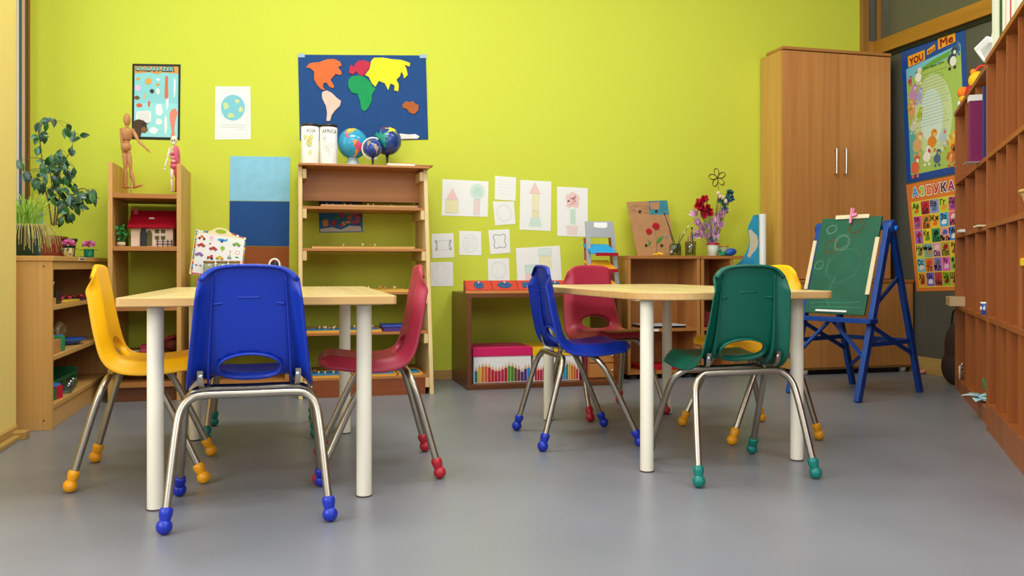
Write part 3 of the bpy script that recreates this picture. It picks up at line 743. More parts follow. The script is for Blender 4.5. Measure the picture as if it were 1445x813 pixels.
# --- felt world map
t = thing('world_map', 'large blue felt world map with coloured continents, above the globes', 'map', tuple(hit(511, 198, *BACK)))
S = pxsheet([(420.5, 77.3), (600.8, 78.5), (604.2, 197), (423.2, 198.6)], BACK); m = MB(); S.slab(m, felt('map_blue', '1b4a86'), .003, .0005); m.build('backing', t)
conts = {
 'e0703a': [(95, 108), (110, 90), (130, 86), (150, 85), (185, 73), (215, 71), (240, 82), (248, 100), (232, 106), (246, 125), (248, 138), (235, 140), (222, 135), (200, 160), (215, 185), (212, 197), (195, 190), (182, 172), (170, 175), (168, 192), (182, 205), (160, 200), (145, 185), (130, 160), (130, 125), (115, 112)],
 'f3c9b8': [(166, 210), (185, 205), (205, 215), (225, 235), (245, 250), (240, 270), (220, 290), (205, 310), (198, 335), (182, 335), (185, 300), (180, 270), (165, 240), (163, 220)],
 'c2304c': [(278, 130), (282, 100), (292, 95), (298, 108), (305, 90), (320, 78), (345, 78), (368, 85), (365, 110), (350, 130), (335, 145), (320, 138), (310, 125), (295, 138)],
 'f4e22c': [(372, 80), (385, 66), (420, 65), (460, 72), (500, 75), (538, 88), (535, 105), (515, 96), (522, 112), (528, 140), (512, 155), (508, 138), (500, 125), (495, 145), (480, 160), (490, 180), (488, 210), (470, 205), (472, 185), (455, 175), (445, 205), (430, 175), (405, 165), (390, 190), (375, 175), (362, 148), (345, 140), (365, 115)],
 '189a58': [(290, 145), (320, 141), (345, 148), (365, 165), (380, 190), (393, 195), (375, 225), (375, 250), (360, 280), (345, 295), (330, 285), (325, 250), (315, 220), (290, 215), (275, 190), (275, 160)],
 'b06030': [(505, 265), (520, 250), (535, 255), (550, 250), (560, 262), (575, 265), (572, 290), (555, 307), (535, 300), (525, 285), (505, 278)],
 'f0ece4': [(440, 395), (495, 388), (530, 392), (560, 390), (578, 400), (570, 410), (520, 411), (480, 413), (440, 412)]}
for c, pts in conts.items():
    m = MB(); m.prism([hit(x, y, *BACK, .0038) for x, y in qd(pts, 400, 60, 3.0125)], (0, -.006, 0), felt('felt_'+c, c)); m.build('continent', t, bevel=.002)
for a, b in ((422, 80), (594, 81)):
    m = MB(); m.prism([hit(x, y, *BACK, .0037) for x, y in ((a-2, b-4), (a+8, b-4), (a+8, b+1), (a-2, b+1))], (0, -.0004, 0), K('9fb6cc', .3)); m.build('tape', t)
# --- europe map behind the bookcase
S = pxsheet([(449.8, 275.8), (511.2, 276), (511.9, 327.4), (450.5, 328.4)], BACK); m = MB(); S.slab(m, K('1f6fa8', .6))
for k in range(26):
    u, v = .3+.6*R.random(), .25+.55*R.random()
    S.ell(m, u, v, .05+.05*R.random(), .05+.04*R.random(), K(R.choice(['b8323c', 'e0a030', '6a3a86', '3a8a4a', 'c85a2a', 'd8c040', 'b04a70'])), 1+k % 5, 9, .4)
S.ell(m, .14, .74, .09, .12, K('d8a040'), 6, 9, .3); S.rect(m, .85, .02, .99, .6, K('6a3a30'), 1); S.rect(m, .55, .02, .8, .2, K('a04838'), 1)
S.poly(m, [(.02, .90), (.3, .86), (.5, .93), (.7, .82), (.95, .84), (.98, .98), (.02, .98)], K('d8cfc0'), 6)
tag(m.build('map'), 'small coloured map of europe on the wall, seen between the bookcase shelves', 'map')
# --- children's drawings
Rd, Gd, Yd, Kd, Pd = K('f2cfc8', .9), K('d4e8da', .9), K('f0eabc', .9), K('b8bcbc', .9), K('ecd8d2', .9)
Kl = K('d0d2d0', .9)
def drawing(q, label, fn):
    S = pxsheet(qd(q, 590, 230, 4.279), BACK, .0); m = MB(); S.slab(m, paper, .0008, .0008); S.lay = .0019; fn(S, m)
    tag(m.build('drawing'), label, 'drawing', 'drawings taped to the wall above the low brown bookcase')
def hatch(S, m, u0, v0, u1, v1, mt, n=9, w=.002):
    for k in range(n):
        u = u0+(u1-u0)*(k+.5)/n; S.stroke(m, [(u, v0), (u+.004*R.uniform(-1, 1), v1)], w, mt, 1)
def d_house(S, m):
    S.poly(m, [(.08, .55), (.22, .22), (.35, .55)], Rd); S.rect(m, .08, .56, .35, .92, Yd); hatch(S, m, .09, .57, .34, .91, K('e8de9c', .9), 7)
    S.ell(m, .76, .30, .16, .22, Gd, 0, 24); S.rect(m, .69, .52, .82, .95, Pd); S.stroke(m, [(.69, .52), (.82, .52), (.82, .95), (.69, .95), (.69, .52)], .0012, Kd, 2)
    S.stroke(m, [(.08, .55), (.35, .55), (.35, .92), (.08, .92), (.08, .55)], .0012, Kd, 2); S.ell(m, .76, .30, .10, .14, K('c6e2ce', .9), 1, 14, .2)
def d_plain(S, m):
    for k in range(5): S.stroke(m, [(.15, .2+.13*k), (.85, .22+.13*k)], .0008, Kl)
def ring(S, m, u, v, a, b, mt, w=.0016, f=None):
    S.stroke(m, [(u+a*(f(t) if f else 1)*cos(t), v+b*(f(t) if f else 1)*sin(t)) for t in [2*pi*k/36 for k in range(37)]], w, mt, 1)
def d_circle(S, m): ring(S, m, .5, .5, .36, .36, Kl, .0015); ring(S, m, .5, .5, .30, .33, Kl, .001)
def d_grid(S, m):
    ring(S, m, .5, .52, .33, .36, Kd, .0012)
    for k in range(5): S.stroke(m, [(.25, .3+.1*k), (.75, .3+.1*k)], .001, Kl); S.stroke(m, [(.3+.1*k, .25), (.3+.1*k, .8)], .001, Kl)
def d_tower(S, m):
    S.poly(m, [(.28, .26), (.47, .03), (.66, .26)], Rd); S.rect(m, .39, .27, .60, .60, Yd); S.rect(m, .40, .61, .60, .74, K('ece2ac', .9)); S.poly(m, [(.36, .74), (.64, .74), (.72, .93), (.28, .93)], Gd)
    for a in (.40, .60): S.stroke(m, [(a, .27), (a, .74)], .0012, Kd, 2)
    S.stroke(m, [(.28, .26), (.66, .26)], .0012, Kd, 2); S.stroke(m, [(.40, .6), (.6, .6)], .0012, Kd, 2)
    for k in range(5): S.stroke(m, [(.33+.07*k, .76), (.32+.08*k, .92)], .001, K('bcd8c4', .9), 2)
def d_flower(S, m):
    for a, b in ((.38, .22), (.50, .17), (.62, .22), (.40, .34), (.60, .34), (.5, .28)): S.ell(m, a, b, .12, .09, Rd, 0 if a < .5 else 1, 12, .15)
    for k in range(14): S.stroke(m, [(.36+.03*R.random()*9, .16+.2*R.random()), (.36+.03*R.random()*9, .2+.2*R.random())], .0014, K('ecaca6', .9), 3)
    S.rect(m, .42, .44, .60, .76, Gd); S.poly(m, [(.28, .78), (.68, .78), (.64, .97), (.33, .97)], Pd); hatch(S, m, .43, .46, .59, .75, K('bcdcc4', .9), 5)
def d_candy(S, m):
    S.stroke(m, [(.25, .3), (.78, .3), (.78, .68), (.25, .68), (.25, .3)], .0016, Kd)
    for a, b in ((.24, .17), (.79, .86)):
        S.stroke(m, [(a, .38), (b, .26), (b+.01, .34), (a, .48), (b, .60), (b, .70), (a, .60)], .0028, K('55585a', .9), 1)
def d_star(S, m): ring(S, m, .5, .48, .30, .30, K('8a8e90', .9), .0034, lambda t: 1+.22*cos(4*t+pi))
def d_oval(S, m): ring(S, m, .45, .5, .36, .42, Kl, .0014); S.stroke(m, [(.3, .1), (.28, .9)], .001, Kl); S.stroke(m, [(.62, .1), (.64, .9)], .001, Kl)
def d_blocks(S, m):
    S.rect(m, .50, .05, .80, .24, K('dcebe0', .9)); S.rect(m, .52, .27, .78, .62, Yd); S.rect(m, .18, .48, .48, .70, K('cfe6da', .9)); S.rect(m, .18, .72, .34, .95, Rd); S.rect(m, .52, .64, .74, .95, K('d8e4ee', .9))
    for r in ((.18, .48, .48, .70), (.52, .27, .78, .62), (.50, .05, .80, .24)): S.stroke(m, [(r[0], r[1]), (r[2], r[1]), (r[2], r[3]), (r[0], r[3]), (r[0], r[1])], .0012, Kd, 2)
drawing([(147, 98), (425, 112), (420, 325), (142, 318)], 'landscape drawing of a yellow house and a round green tree', d_house)
drawing([(464, 78), (592, 88), (588, 230), (462, 220)], 'small nearly blank drawing, topmost of the small square sheets', d_plain)
drawing([(450, 232), (578, 234), (588, 368), (465, 377)], 'small tilted sheet with a faint circle, directly under the nearly blank sheet', d_circle)
drawing([(617, 102), (805, 113), (800, 411), (612, 403)], 'upright drawing of a pointed tower in red, yellow and green', d_tower)
drawing([(838, 143), (1024, 152), (1025, 447), (840, 440)], 'upright drawing of a red flower in a pot, rightmost of the drawings', d_flower)
drawing([(80, 428), (213, 424), (218, 570), (86, 576)], 'small drawing of a rectangle with dark bows at both ends', d_candy)
drawing([(248, 410), (380, 414), (382, 558), (248, 555)], 'small drawing of a circle filled with a grid', d_grid)
drawing([(423, 407), (551, 400), (557, 543), (436, 551)], 'small drawing of a grey four-lobed shape', d_star)
drawing([(75, 600), (210, 597), (212, 743), (78, 745)], 'small faint drawing of an oval, lowest left sheet beside the bookcase', d_oval)
drawing([(420, 580), (548, 575), (553, 716), (425, 720)], 'small sheet with a faint round shape, under the four-lobed drawing', d_circle)
drawing([(590, 515), (855, 500), (868, 716), (600, 735)], 'large drawing of stacked coloured blocks, behind the red puzzle tray', d_blocks)
# --- posters on the dark partition
S = pxsheet([(1272.2, 72.7), (1362, 36.5), (1369, 240), (1279.6, 258.3)], RIGHT); m = MB(); S.slab(m, K('1c4c9c', .4))
S.poly(m, [(.07, .15), (.93, .11), (.94, .95), (.08, .95)], K('a8c860', .4), 0)
S.poly(m, [(.07, .15), (.93, .11), (.93, .17), (.6, .19), (.3, .20), (.08, .25)], K('7cc4d8', .4), 1)
S.ell(m, .48, .55, .30, .30, K('c8dca0', .4), 1, 30); S.ell(m, .46, .55, .18, .20, K('cfe6d8', .4), 2, 24)
S.poly(m, [(.2, .20), (.5, .155), (.8, .13), (.75, .17), (.5, .19), (.3, .215)], K('6aa83c', .4), 3)
S.poly(m, [(.08, .60), (.16, .62), (.22, .75), (.20, .93), (.08, .94)], K('64b0a4', .4), 2)
Yo = K('f5a82c', .4); Rdk = K('8c1420', .4)
for u, v, w, h, r in ((.25, .105, .28, .075, -.03), (.49, .078, .13, .05, .04), (.73, .055, .26, .08, -.02)):
    S.poly(m, [(u-w/2, v-h/2+r*.3), (u+w/2, v-h/2-.01), (u+w/2, v+h/2-.012), (u-w/2, v+h/2)], Yo, 3)
S.text(m, 'YOU', .25, .103, .05, Rdk, 4, w=.22, bold=.03, rot=-.04); S.text(m, 'and', .49, .078, .026, Rdk, 4, w=.10, bold=.02, rot=-.05); S.text(m, 'Me', .73, .053, .055, Rdk, 4, w=.19, bold=.03, rot=-.05)
S.text(m, 'The Zany Zoo', .52, .197, .020, K('2c4a20'), 4, w=.32, bold=.02)
for k in range(17):
    v = .24+k*.0235; w = R.uniform(.16, .26); c = .47+R.uniform(-.03, .03)
    x = c-w
    while x < c+w:
        q = R.uniform(.02, .05); S.stroke(m, [(x, v), (x+q, v-.003)], .0022, K('5c7050', .5), 3); x += q+.012
def critter(u, v, r, c, c2):
    S.ell(m, u, v, r, None, K(c, .4), 4, 12, .18); S.ell(m, u+r*.5, v-r*.75, r*.62, None, K(c, .4), 5, 12, .1); S.ell(m, u+r*.6, v-r*.6, r*.3, None, K(c2, .4), 6, 10)
    S.ell(m, u-r*.5, v+r*.8, r*.3, None, K(c, .4), 5, 8); S.ell(m, u+r*.5, v+r*.8, r*.3, None, K(c, .4), 5, 8); S.ell(m, u+r*.7, v-r*.85, r*.09, None, black, 7, 6)
for a in ((.13, .25, .035, 'c04a5a', 'e8b0b0'), (.27, .24, .06, 'f0f0e4', 'f0d070'), (.17, .36, .075, 'c890b8', 'e0c0e0'), (.27, .385, .06, 'a8a8d0', 'c8c8e8'), (.12, .44, .05, 'e0b040', 'f0d080'),
          (.14, .48, .06, 'e8a070', 'f0d0a0'), (.27, .52, .05, 'a8bc30', 'd0dc60'), (.15, .60, .05, 'd8d0c0', 'f0ece0'), (.21, .74, .09, 'd8b070', 'f0d8a8'), (.45, .74, .08, 'e08a28', 'f0c060'),
          (.62, .73, .06, 'b8c8d0', 'e06858'), (.16, .90, .08, 'e07048', 'f6f0e8'), (.36, .84, .07, 'f0ece0', 'c02830'), (.52, .87, .06, '4a6890', 'c8b060'), (.76, .78, .07, 'e8b83a', 'f4dc80'),
          (.74, .88, .08, 'c87030', '3a2a1c'), (.80, .20, .075, '404048', 'e8ece8'), (.88, .14, .05, '3c5c9c', '6c8cc8'), (.72, .90, .04, 'e8a060', 'f4dca0')): critter(*a)
S.ell(m, .82, .215, .05, .035, K('eceee4', .4), 8)
for k in range(6): S.stroke(m, [(.60+.025*k, .80-.015*k), (.635+.025*k, .835-.015*k)], .004, K('d86050' if k % 2 else 'f2efe6', .4), 8)
tag(m.build('poster'), 'tall blue bordered poster of cartoon animals titled you and me, on the dark partition', 'poster')
S = pxsheet([(1278.8, 261), (1355, 245.8), (1358.5, 409.8), (1293.5, 411.3)], RIGHT); m = MB(); S.slab(m, K('e08038', .4))
S.rect(m, .07, .17, .96, .965, K('e8d440', .4), 0)
for ch, c, k in zip('АЗБУКА', ('2f9ad8', '9ccc3c', 'e8683c', 'c82c3c', '26306c', '9c2c6c'), range(6)):
    u = .17+.135*k; S.text(m, ch, u, .085-.0*k, .088, K('f6efe0', .4), 1, bold=.05); S.text(m, ch, u, .085, .08, K(c, .4), 2, bold=.025)
AZ = 'АБВГДЂЕЖЗИЈКЛЉМНЊОПРСТЋУФХЦЧЏШ'
tc = ['c8dc4c', 'c83c54', '8ca0d0', 'c8d848', 'd060a0', 'e060a0', 'e0883c', 'f0c83c', '4cb0e8', 'e86090', 'b868c8', 'f0e03c', '2c9460', 'f0a090', '4a90e0', 'd8dc5c', '7cb8b8', 'e8a0b8', 'b0a83c', 'f0c040',
      '7cc8d8', 'e07c40', 'a078c8', 'e868c0', '90c850', 'f09c40', '7c68c8', 'b84c4c', '8cbc30', 'd8a040']
oc = ['e07828', 'b01c28', '5878b0', 'f0a030', '8c3c90', '6c6c74', '5c6c30', 'f07820', 'e8f4fa', 'f0d0c0', 'b02030', '6c9c28', '20202c', '3c6cc8', 'f0f0e0', '807860', 'c89858', 'f0d4c0', 'a02028', '885030',
      'ece4d0', 'd84c30', '686878', 'f0c0e0', '305c28', '8c4420', 'e8e0f0', 'c83038', '8c1c20', '40302c']
for i in range(30):
    r, c = divmod(i, 5); u0 = .085+.175*c; v0 = .18+.1305*r; u1, v1 = u0+.165, v0+.122
    S.rect(m, u0, v0, u1, v1, K(tc[i], .4), 1); S.rect(m, u0+.012, v0+.008, u1-.012, v1-.008, K(tc[i], .4, ), 2)
    top = R.random() < .5; tv = v0+(.034 if top else .092); ov = v0+(.080 if top else .040)
    S.ell(m, (u0+u1)/2+.01, ov, .05, .028, K(oc[i], .4), 3, 12, .3); S.ell(m, (u0+u1)/2-.02, ov+.008, .03, .018, K(oc[i], .4), 4, 9, .2)
    S.text(m, AZ[i]+AZ[i].lower(), (u0+u1)/2-(.01 if top else 0), tv, .050, black, 5, bold=.02)
tag(m.build('poster'), 'orange alphabet poster with a grid of coloured letter tiles, on the dark partition', 'poster')
# ================================================================== THINGS ON FURNITURE
def pt(px, py, y): return onY(px, py, y)
# --- canisters
def canister(px, label, word, tint, ty):
    y = 4.66; c = pt(px, 231, y); z0 = 1.178; r = .0455
    t = thing('canister', label, 'canister', (c.x, y, z0)); c = Vector((c.x, y, z0)); h = .222
    MB().lathe([(r, .006), (r+.0006, .008), (r+.0006, h-.018), (r, h-.016)], c, mat('canister_paper', 'f4f3ec', .6), 40).build('paper_sleeve', t)
    MB().lathe([(r-.001, 0), (r+.001, .001), (r+.001, .0095), (r-.003, .01)], c, black, 36).build('base', t)
    MB().lathe([(r-.003, h-.018), (r+.0015, h-.016), (r+.0015, h-.004), (r-.002, h-.001), (.001, h)], c, K('241c1a', .35), 36).build('lid', t)
    m = MB(); a0 = math.atan2(CAM.y-c.y, CAM.x-c.x)
    def P(u, v, off=.0012):  # u angle in radians from the view side, v height
        a = a0+u; return c+Vector(((r+off)*cos(a), (r+off)*sin(a), v))
    def patch(pts, mt):
        cu = sum(p[0] for p in pts)/len(pts); cv = sum(p[1] for p in pts)/len(pts)
        m.add([P(cu, cv)]+[P(*p) for p in pts], [(0, k+1, (k+1) % len(pts)+1) for k in range(len(pts))], mt)
    for k in range(9):
        cu, cv = R.uniform(-.55, .35), R.uniform(.06, .16)
        q = [(cu+.22*cos(2*pi*j/9)*R.uniform(.5, 1), cv+.018*sin(2*pi*j/9)*R.uniform(.5, 1)) for j in range(9)]
        if tint: patch(q, K(tint))
        for a, b in zip(q, q[1:]+q[:1]):
            m.tube([P(a[0], a[1], .0014), P(b[0], b[1], .0014)], .0005, K('8f9c88'), 5)
    me = text_mesh(word, .01); xs = [v.co.x for v in me.vertices]; ys = [v.co.y for v in me.vertices]
    k = .020/(max(ys)-min(ys)); cx = (max(xs)+min(xs))/2
    m.add([P((v.co.x-cx)*k/r*.85+ty, .172+v.co.y*k, .0015) for v in me.vertices], [tuple(p.vertices) for p in me.polygons], K('8a8a80' if tint else '5a5a52'))
    m.build('print', t)
canister(437.5, 'white paper covered canister with a yellow map, leftmost of the two', 'ASIA', 'e6dc7c', .1)
canister(463.5, 'white paper covered canister lettered africa, beside the light blue globe', 'AFRICA', None, .15)
# --- globes
def globe(px, py, rp, y, col, label, stand, patches, ringc=None):
    c = pt(px, py, y); d = (c.x*sin(YAW)+c.y*cos(YAW)); r = rp/F*d; z0 = 1.178
    t = thing('globe', label, 'globe', (c.x, y, z0)); G = mat('globe_'+col, col, .2, coat=.4)
    m = MB(); m.ell(c, r, G, 40, 24); s = m.build('sphere', t)
    k = 0
    for colr, pts in patches:
        q = MB(); P3 = []
        for x, yy in pts:
            o = ray(x, yy); dd = o.normalized(); L = (c-CAM); b = L.dot(dd); D2 = L.dot(L)-b*b
            if D2 < (r*.995)**2: p = CAM+dd*(b-sqrt(r*r-D2))
            else: p = CAM+dd*b
            P3.append((p-c).normalized())
        cc = sum(P3, Vector())/len(P3); vs = []; n = len(P3); rings = 7; k += 1
        for i in range(rings+1):
            for p in P3: vs.append(c+(cc.lerp(p, max(i/rings, .001))).normalized()*(r*1.004+.0001*k))
        q.add(vs, [(i*n+j, i*n+(j+1) % n, (i+1)*n+(j+1) % n, (i+1)*n+j) for i in range(rings) for j in range(n)], K(colr, .3), True)
        q.build('continent', s)
    b = Vector((c.x, y, z0)); gap = c.z-r-z0
    if stand == 'foot':
        MB().lathe([(.045, 0), (.047, .006), (.034, .014), (.026, gap+.016)], b, K('b9c8cc', .35), 28).build('stand', t)
    else:
        MB().lathe([(.030, 0), (.030, .005), (.010, .009), (.0065, .014), (.0065, gap*.7), (.010, gap+.006)], b, K('26262a', .35), 24).build('stand', t)
    if stand == 'ring':
        ax = Vector((cos(YAW), -sin(YAW), 0)); P = []
        for i in range(25):
            a = radians(62)+radians(232)*i/24; P.append(c+(ax*cos(a)+Vector((0, 0, 1))*sin(a))*(r+.008))
        MB().tube(P, .0045, K('e8e8e4', .3), 10).build('meridian_ring', t)
        MB().tube([c+(ax*cos(radians(62))+Vector((0, 0, 1))*sin(radians(62)))*(r*s_) for s_ in (.99, 1.2)], .004, K('b8b8b8', .3), 8).build('pivot', t)
def g4(pts): return qd(pts, 410, 160, 6.252)
globe(497.8, 202.8, 21.6, 4.70, '2a9cc8', 'large light blue globe with a pink south america, beside the white canisters', 'foot',
      [('e8c83c', g4([(480, 150), (510, 120), (550, 113), (585, 125), (590, 145), (555, 150), (520, 165), (490, 170)])), ('b89a6c', g4([(478, 165), (520, 160), (560, 150), (560, 165), (520, 175), (500, 185), (480, 180)])),
       ('d85878', g4([(480, 180), (500, 178), (512, 200), (520, 215), (505, 215), (488, 205)])), ('d85070', g4([(548, 245), (570, 228), (600, 240), (640, 270), (642, 295), (615, 330), (600, 345), (585, 320), (560, 285)])),
       ('e8962c', g4([(548, 245), (565, 232), (590, 240), (580, 262), (562, 280)])), ('e8a83c', g4([(570, 320), (590, 315), (600, 340), (580, 370), (565, 390), (556, 382)]))])
globe(526, 209.5, 12.8, 4.62, '1b3c90', 'small dark blue globe in a white ring, between the two larger globes', 'ring',
      [('a88f74', g4([(660, 250), (690, 228), (718, 238), (715, 265), (690, 285), (672, 275)])), ('b89a7c', g4([(725, 270), (750, 268), (780, 290), (775, 320), (762, 350), (755, 370), (752, 330), (735, 305)]))])
globe(546.5, 199.3, 20.0, 4.74, '1d3f86', 'large dark blue globe with a green africa, rightmost on the bookcase', 'post',
      [('14907a', g4([(738, 190), (760, 160), (800, 150), (845, 165), (862, 200), (860, 250), (845, 290), (830, 305), (815, 280), (800, 240), (765, 225), (742, 215)])), ('b02848', g4([(772, 130), (800, 113), (850, 110), (868, 120), (830, 130), (800, 135)])),
       ('e8dc30', g4([(832, 130), (870, 112), (915, 130), (945, 160), (940, 188), (920, 165), (880, 160), (850, 172)])), ('f2f2ee', g4([(815, 380), (850, 376), (885, 380), (870, 388), (835, 388)]))])
# book lying on the bookcase
a, b = pt(547, 233, 4.52), pt(588, 233, 4.52)
t = thing('book', 'thin pale book lying flat on the bookcase, beside the dark blue globe', 'book', ((a.x+b.x)/2, 4.6, 1.178))
MB().box(a.x, b.x, 4.52, 4.72, 1.180, 1.190, K('f0ead0')).build('pages', t); MB().box(a.x-.002, b.x+.002, 4.518, 4.722, 1.190, 1.192, K('cfa060')).box(a.x-.002, b.x+.002, 4.518, 4.722, 1.178, 1.180, K('e6e0c0')).build('cover', t)
tag(MB().box(b.x-.01, .735, 4.50, 4.70, 1.178, 1.184, case_x).build('board'), 'thin wooden board overhanging the right end of the bookcase top', 'board')
# --- trays on the bookcase shelves
def tray(pxa, pxb, z, y0, lbl, c='d8ae6c', ins=None, knob=0, h=.011, kc='e8c89c'):
    za = z; a = pt(pxa, 300, y0).x; b = pt(pxb, 300, y0).x
    t = thing('wooden_tray', lbl, 'tray', ((a+b)/2, y0+.12, za))
    mt = wood('tray_'+c, c, c, 'x', .45); d = .22
    m = MB(); m.box(a, b, y0, y0+d, za, za+.004, mt)
    m.box(a, b, y0, y0+.008, za, za+h, mt); m.box(a, b, y0+d-.008, y0+d, za, za+h, mt); m.box(a, a+.008, y0, y0+d, za, za+h, mt); m.box(b-.008, b, y0, y0+d, za, za+h, mt)
    m.build('frame', t, bevel=.001)
    if ins: MB().box(a+.01, b-.01, y0+.01, y0+d-.01, za+.004, za+h-.002, K(ins)).build('inlay', t)
    for k in range(knob):
        x = a+.03+(b-a-.06)*R.random(); yy = y0+.03+(d-.06)*R.random()
        MB().lathe([(.002, 0), (.0025, .008), (.0045, .011), (.0045, .015), (.001, .018)], (x, yy, za+h-.002), K(R.choice([kc, 'c98a5c'])), 8).build('knob', t)
tray(453, 604-14, .958, 4.515, 'wooden puzzle tray on the highest shelf of the bookcase', 'c08c54', None, 8)
tray(440, 586, .742, 4.48, 'pale wooden puzzle tray on the second shelf of the bookcase', 'd0a050', None, 6)
tray(432, 580, .520, 4.44, 'yellow tray full of small pegs, on the bookcase shelf just above the table', 'd8a83c', None, 26)
tray(430, 485, .318, 4.405, 'yellow edged tray with blue inlay, left on the fourth bookcase shelf', 'e0a030', '3a88b0', 6)
tray(487, 539, .318, 4.405, 'yellow edged tray with blue inlay, beside the purple case', 'e0a030', '3a88b0', 5)
tray(432, 500, .098, 4.362, 'yellow edged map tray at the left of the lowest bookcase shelf', 'e0a030', '2c80b0', 8)
tray(503, 560, .098, 4.362, 'yellow edged map tray in the middle of the lowest bookcase shelf', 'e0a030', '2c80b0', 3)
tray(563, 597, .098, 4.362, 'small yellow edged tray at the right of the lowest bookcase shelf', 'e0a030', '2c80b0', 2)
a, b = pt(540, 300, 4.41).x, pt(592, 300, 4.41).x
t = thing('storage_case', 'flat purple and blue case on the fourth bookcase shelf, behind the red chair', 'case', ((a+b)/2, 4.5, .318))
MB().box(a+.004, b-.004, 4.412, 4.60, .318, .340, K('4a2c80', .4)).build('tray_base', t, bevel=.003); MB().box(a, b, 4.408, 4.604, .340, .348, K('2c4aa8', .4)).build('lid', t, bevel=.002)
# --- toy house
def toy_house():
    y = 4.53; a = pt(184.6, 330, y); b = pt(244, 330, y); z0 = .747; z1 = pt(200, 317.5, y).z; zr = pt(200, 300.5, y+.1).z
    t = thing('toy_house', 'pink toy house with a red roof and dark fence, on the open shelf', 'toy house', ((a.x+b.x)/2, y+.1, z0))
    pkw = mat('house_wall', 'ecd0bc', .6); red = mat('house_roof', 'a00f24', .4)
    MB().box(a.x, b.x, y, y+.2, z0, z1, pkw).build('wall', t, bevel=.001)
    ra, rb = pt(180, 318, y-.02), pt(247.5, 318, y-.02)
    m = MB(); m.prism([(ra.x, y-.03, z1-.012), (ra.x, y+.10, zr+.012), (ra.x, y+.23, z1-.012), (ra.x, y+.22, z1-.018), (ra.x, y+.10, zr+.001), (ra.x, y-.022, z1-.018)], (rb.x-ra.x, 0, 0), red); r_ = m.build('roof', t)
    c0 = pt(192, 300, y+.08); MB().box(c0.x-.011, c0.x+.011, y+.07, y+.095, zr-.01, pt(192, 294.5, y+.08).z, red).build('chimney', t)
    p = pt(212.5, 308, y-.0); MB().prism([(p.x-.014, y-.02+.062, z1+.028), (p.x+.014, y-.02+.062, z1+.028), (p.x+.010, y-.02+.070, z1+.036), (p.x-.010, y-.02+.070, z1+.036)], (0, -.01, .0035), K('e4d0d0')).build('dormer', r_)
    dk = K('2a2830')
    def P(x, yy, o=.001): q = pt(140+x/3.873, 220+yy/3.873, y); return Vector((q.x, y-o, q.z))
    MB().prism([P(258, 492), P(258, 425), P(264, 412), P(274, 405), (P(284, 412)), P(290, 425), P(290, 492)], (0, -.001, 0), K('5c5a28')).build('doorway', t)
    MB().prism([P(225, 494, .004), P(225, 420, .004), P(231, 402, .004), P(243, 392, .004), P(255, 402, .004), P(260, 420, .004), P(260, 494, .004)], (0, -.006, 0), dk).build('door', t, bevel=.001)
    for k in range(2):
        for j in range(2):
            x0, y0_ = 305+k*33, 403+j*35
            MB().prism([P(x0, y0_), P(x0+23, y0_), P(x0+23, y0_+20), P(x0, y0_+20)], (0, -.001, 0), K('55552a')).build('window', t)
    m = MB()
    for x in (323, 352, 378, 400): m.box(P(x, 0).x-.0022, P(x, 0).x+.0022, y-.024, y-.019, z0, P(x, 458).z, dk)
    for v in (466, 480): m.box(P(312, v).x, P(404, v).x, y-.026, y-.022, P(0, v+2).z, P(0, v-2).z, dk)
    m.build('fence', t)
toy_house()
# --- small potted sprig
def leaf(m, c, d, n, L, W, mt, curl=.15):
    d = d.normalized(); s = d.cross(n).normalized(); n2 = s.cross(d)
    vs = []; K_ = 6
    for i in range(K_+1):
        t = i/K_; w = W*sin(pi*min(1, t*1.02))**.8*(1-.35*t)
        o = c+d*L*t-n2*curl*L*t*t
        vs += [o-s*w+n2*w*.25, o, o+s*w+n2*w*.25]
    f = []
    for i in range(K_):
        for j in range(2): f.append((i*3+j, i*3+j+1, i*3+4+j, i*3+3+j))
    m.add(vs, f, mt, True)
def rv(s=1): return Vector((R.uniform(-1, 1), R.uniform(-1, 1), R.uniform(-1, 1)))*s
c = pt(171, 348, 4.53); t = thing('potted_plant', 'tiny green plant in a round pot beside the toy house', 'plant', (c.x, 4.53, .747)); c = Vector((c.x, 4.53, .747))
MB().lathe([(.012, 0), (.019, .006), (.021, .014), (.017, .022)], c, K('d8c8a0', .5), 16).build('pot', t)
m = MB(); lf = K('2f8a3c', .5)
for k in range(70):
    q = c+Vector((R.gauss(0, .018), R.gauss(0, .014), R.uniform(.025, .095))); leaf(m, q, rv()+Vector((0, 0, .3)), rv()+Vector((0, -.5, .6)), .018, .007, lf)
m.build('foliage', t)
m = MB()
for k in range(8): m.tube([c+Vector((0, 0, .015)), c+Vector((R.gauss(0, .012), R.gauss(0, .01), R.uniform(.05, .08)))], .0012, K('4a7a34'), 5)
m.build('stem', t)
# --- mannequin and anatomy figure
def limb(m, pts, rs, mt, n=12): m.tube(catmull(pts, 5), [rs[0]+(rs[-1]-rs[0])*k/(5*(len(pts)-1)) if len(rs) == 2 else rs[min(len(rs)-1, k//5)] for k in range(5*(len(pts)-1)+1)], mt, n)
def seg(m, a, b, r0, r1, mt, n=14):
    """tapered, slightly bulging wooden limb"""
    a, b = Vector(a), Vector(b); P = []; Q = []
    for k in range(9):
        t = k/8; P.append(a.lerp(b, t)); Q.append(max(.0008, (r0+(r1-r0)*t)*(sin(pi*(.12+.76*t))**.5)*1.02))
    m.tube(P, Q, mt, n)
wm = wood('mannequin_wood', 'c88d58', 'b87a48', 'z', .4)
Ym = 4.62
def mp(px, py, dy=0): q = pt(px, py, Ym); return Vector((q.x, Ym+dy, q.z))
t = thing('wooden_mannequin', 'jointed wooden artist mannequin with one arm held out, on the open shelf', 'mannequin', (mp(184, 272).x, Ym, 1.0))
s = 4.3/F
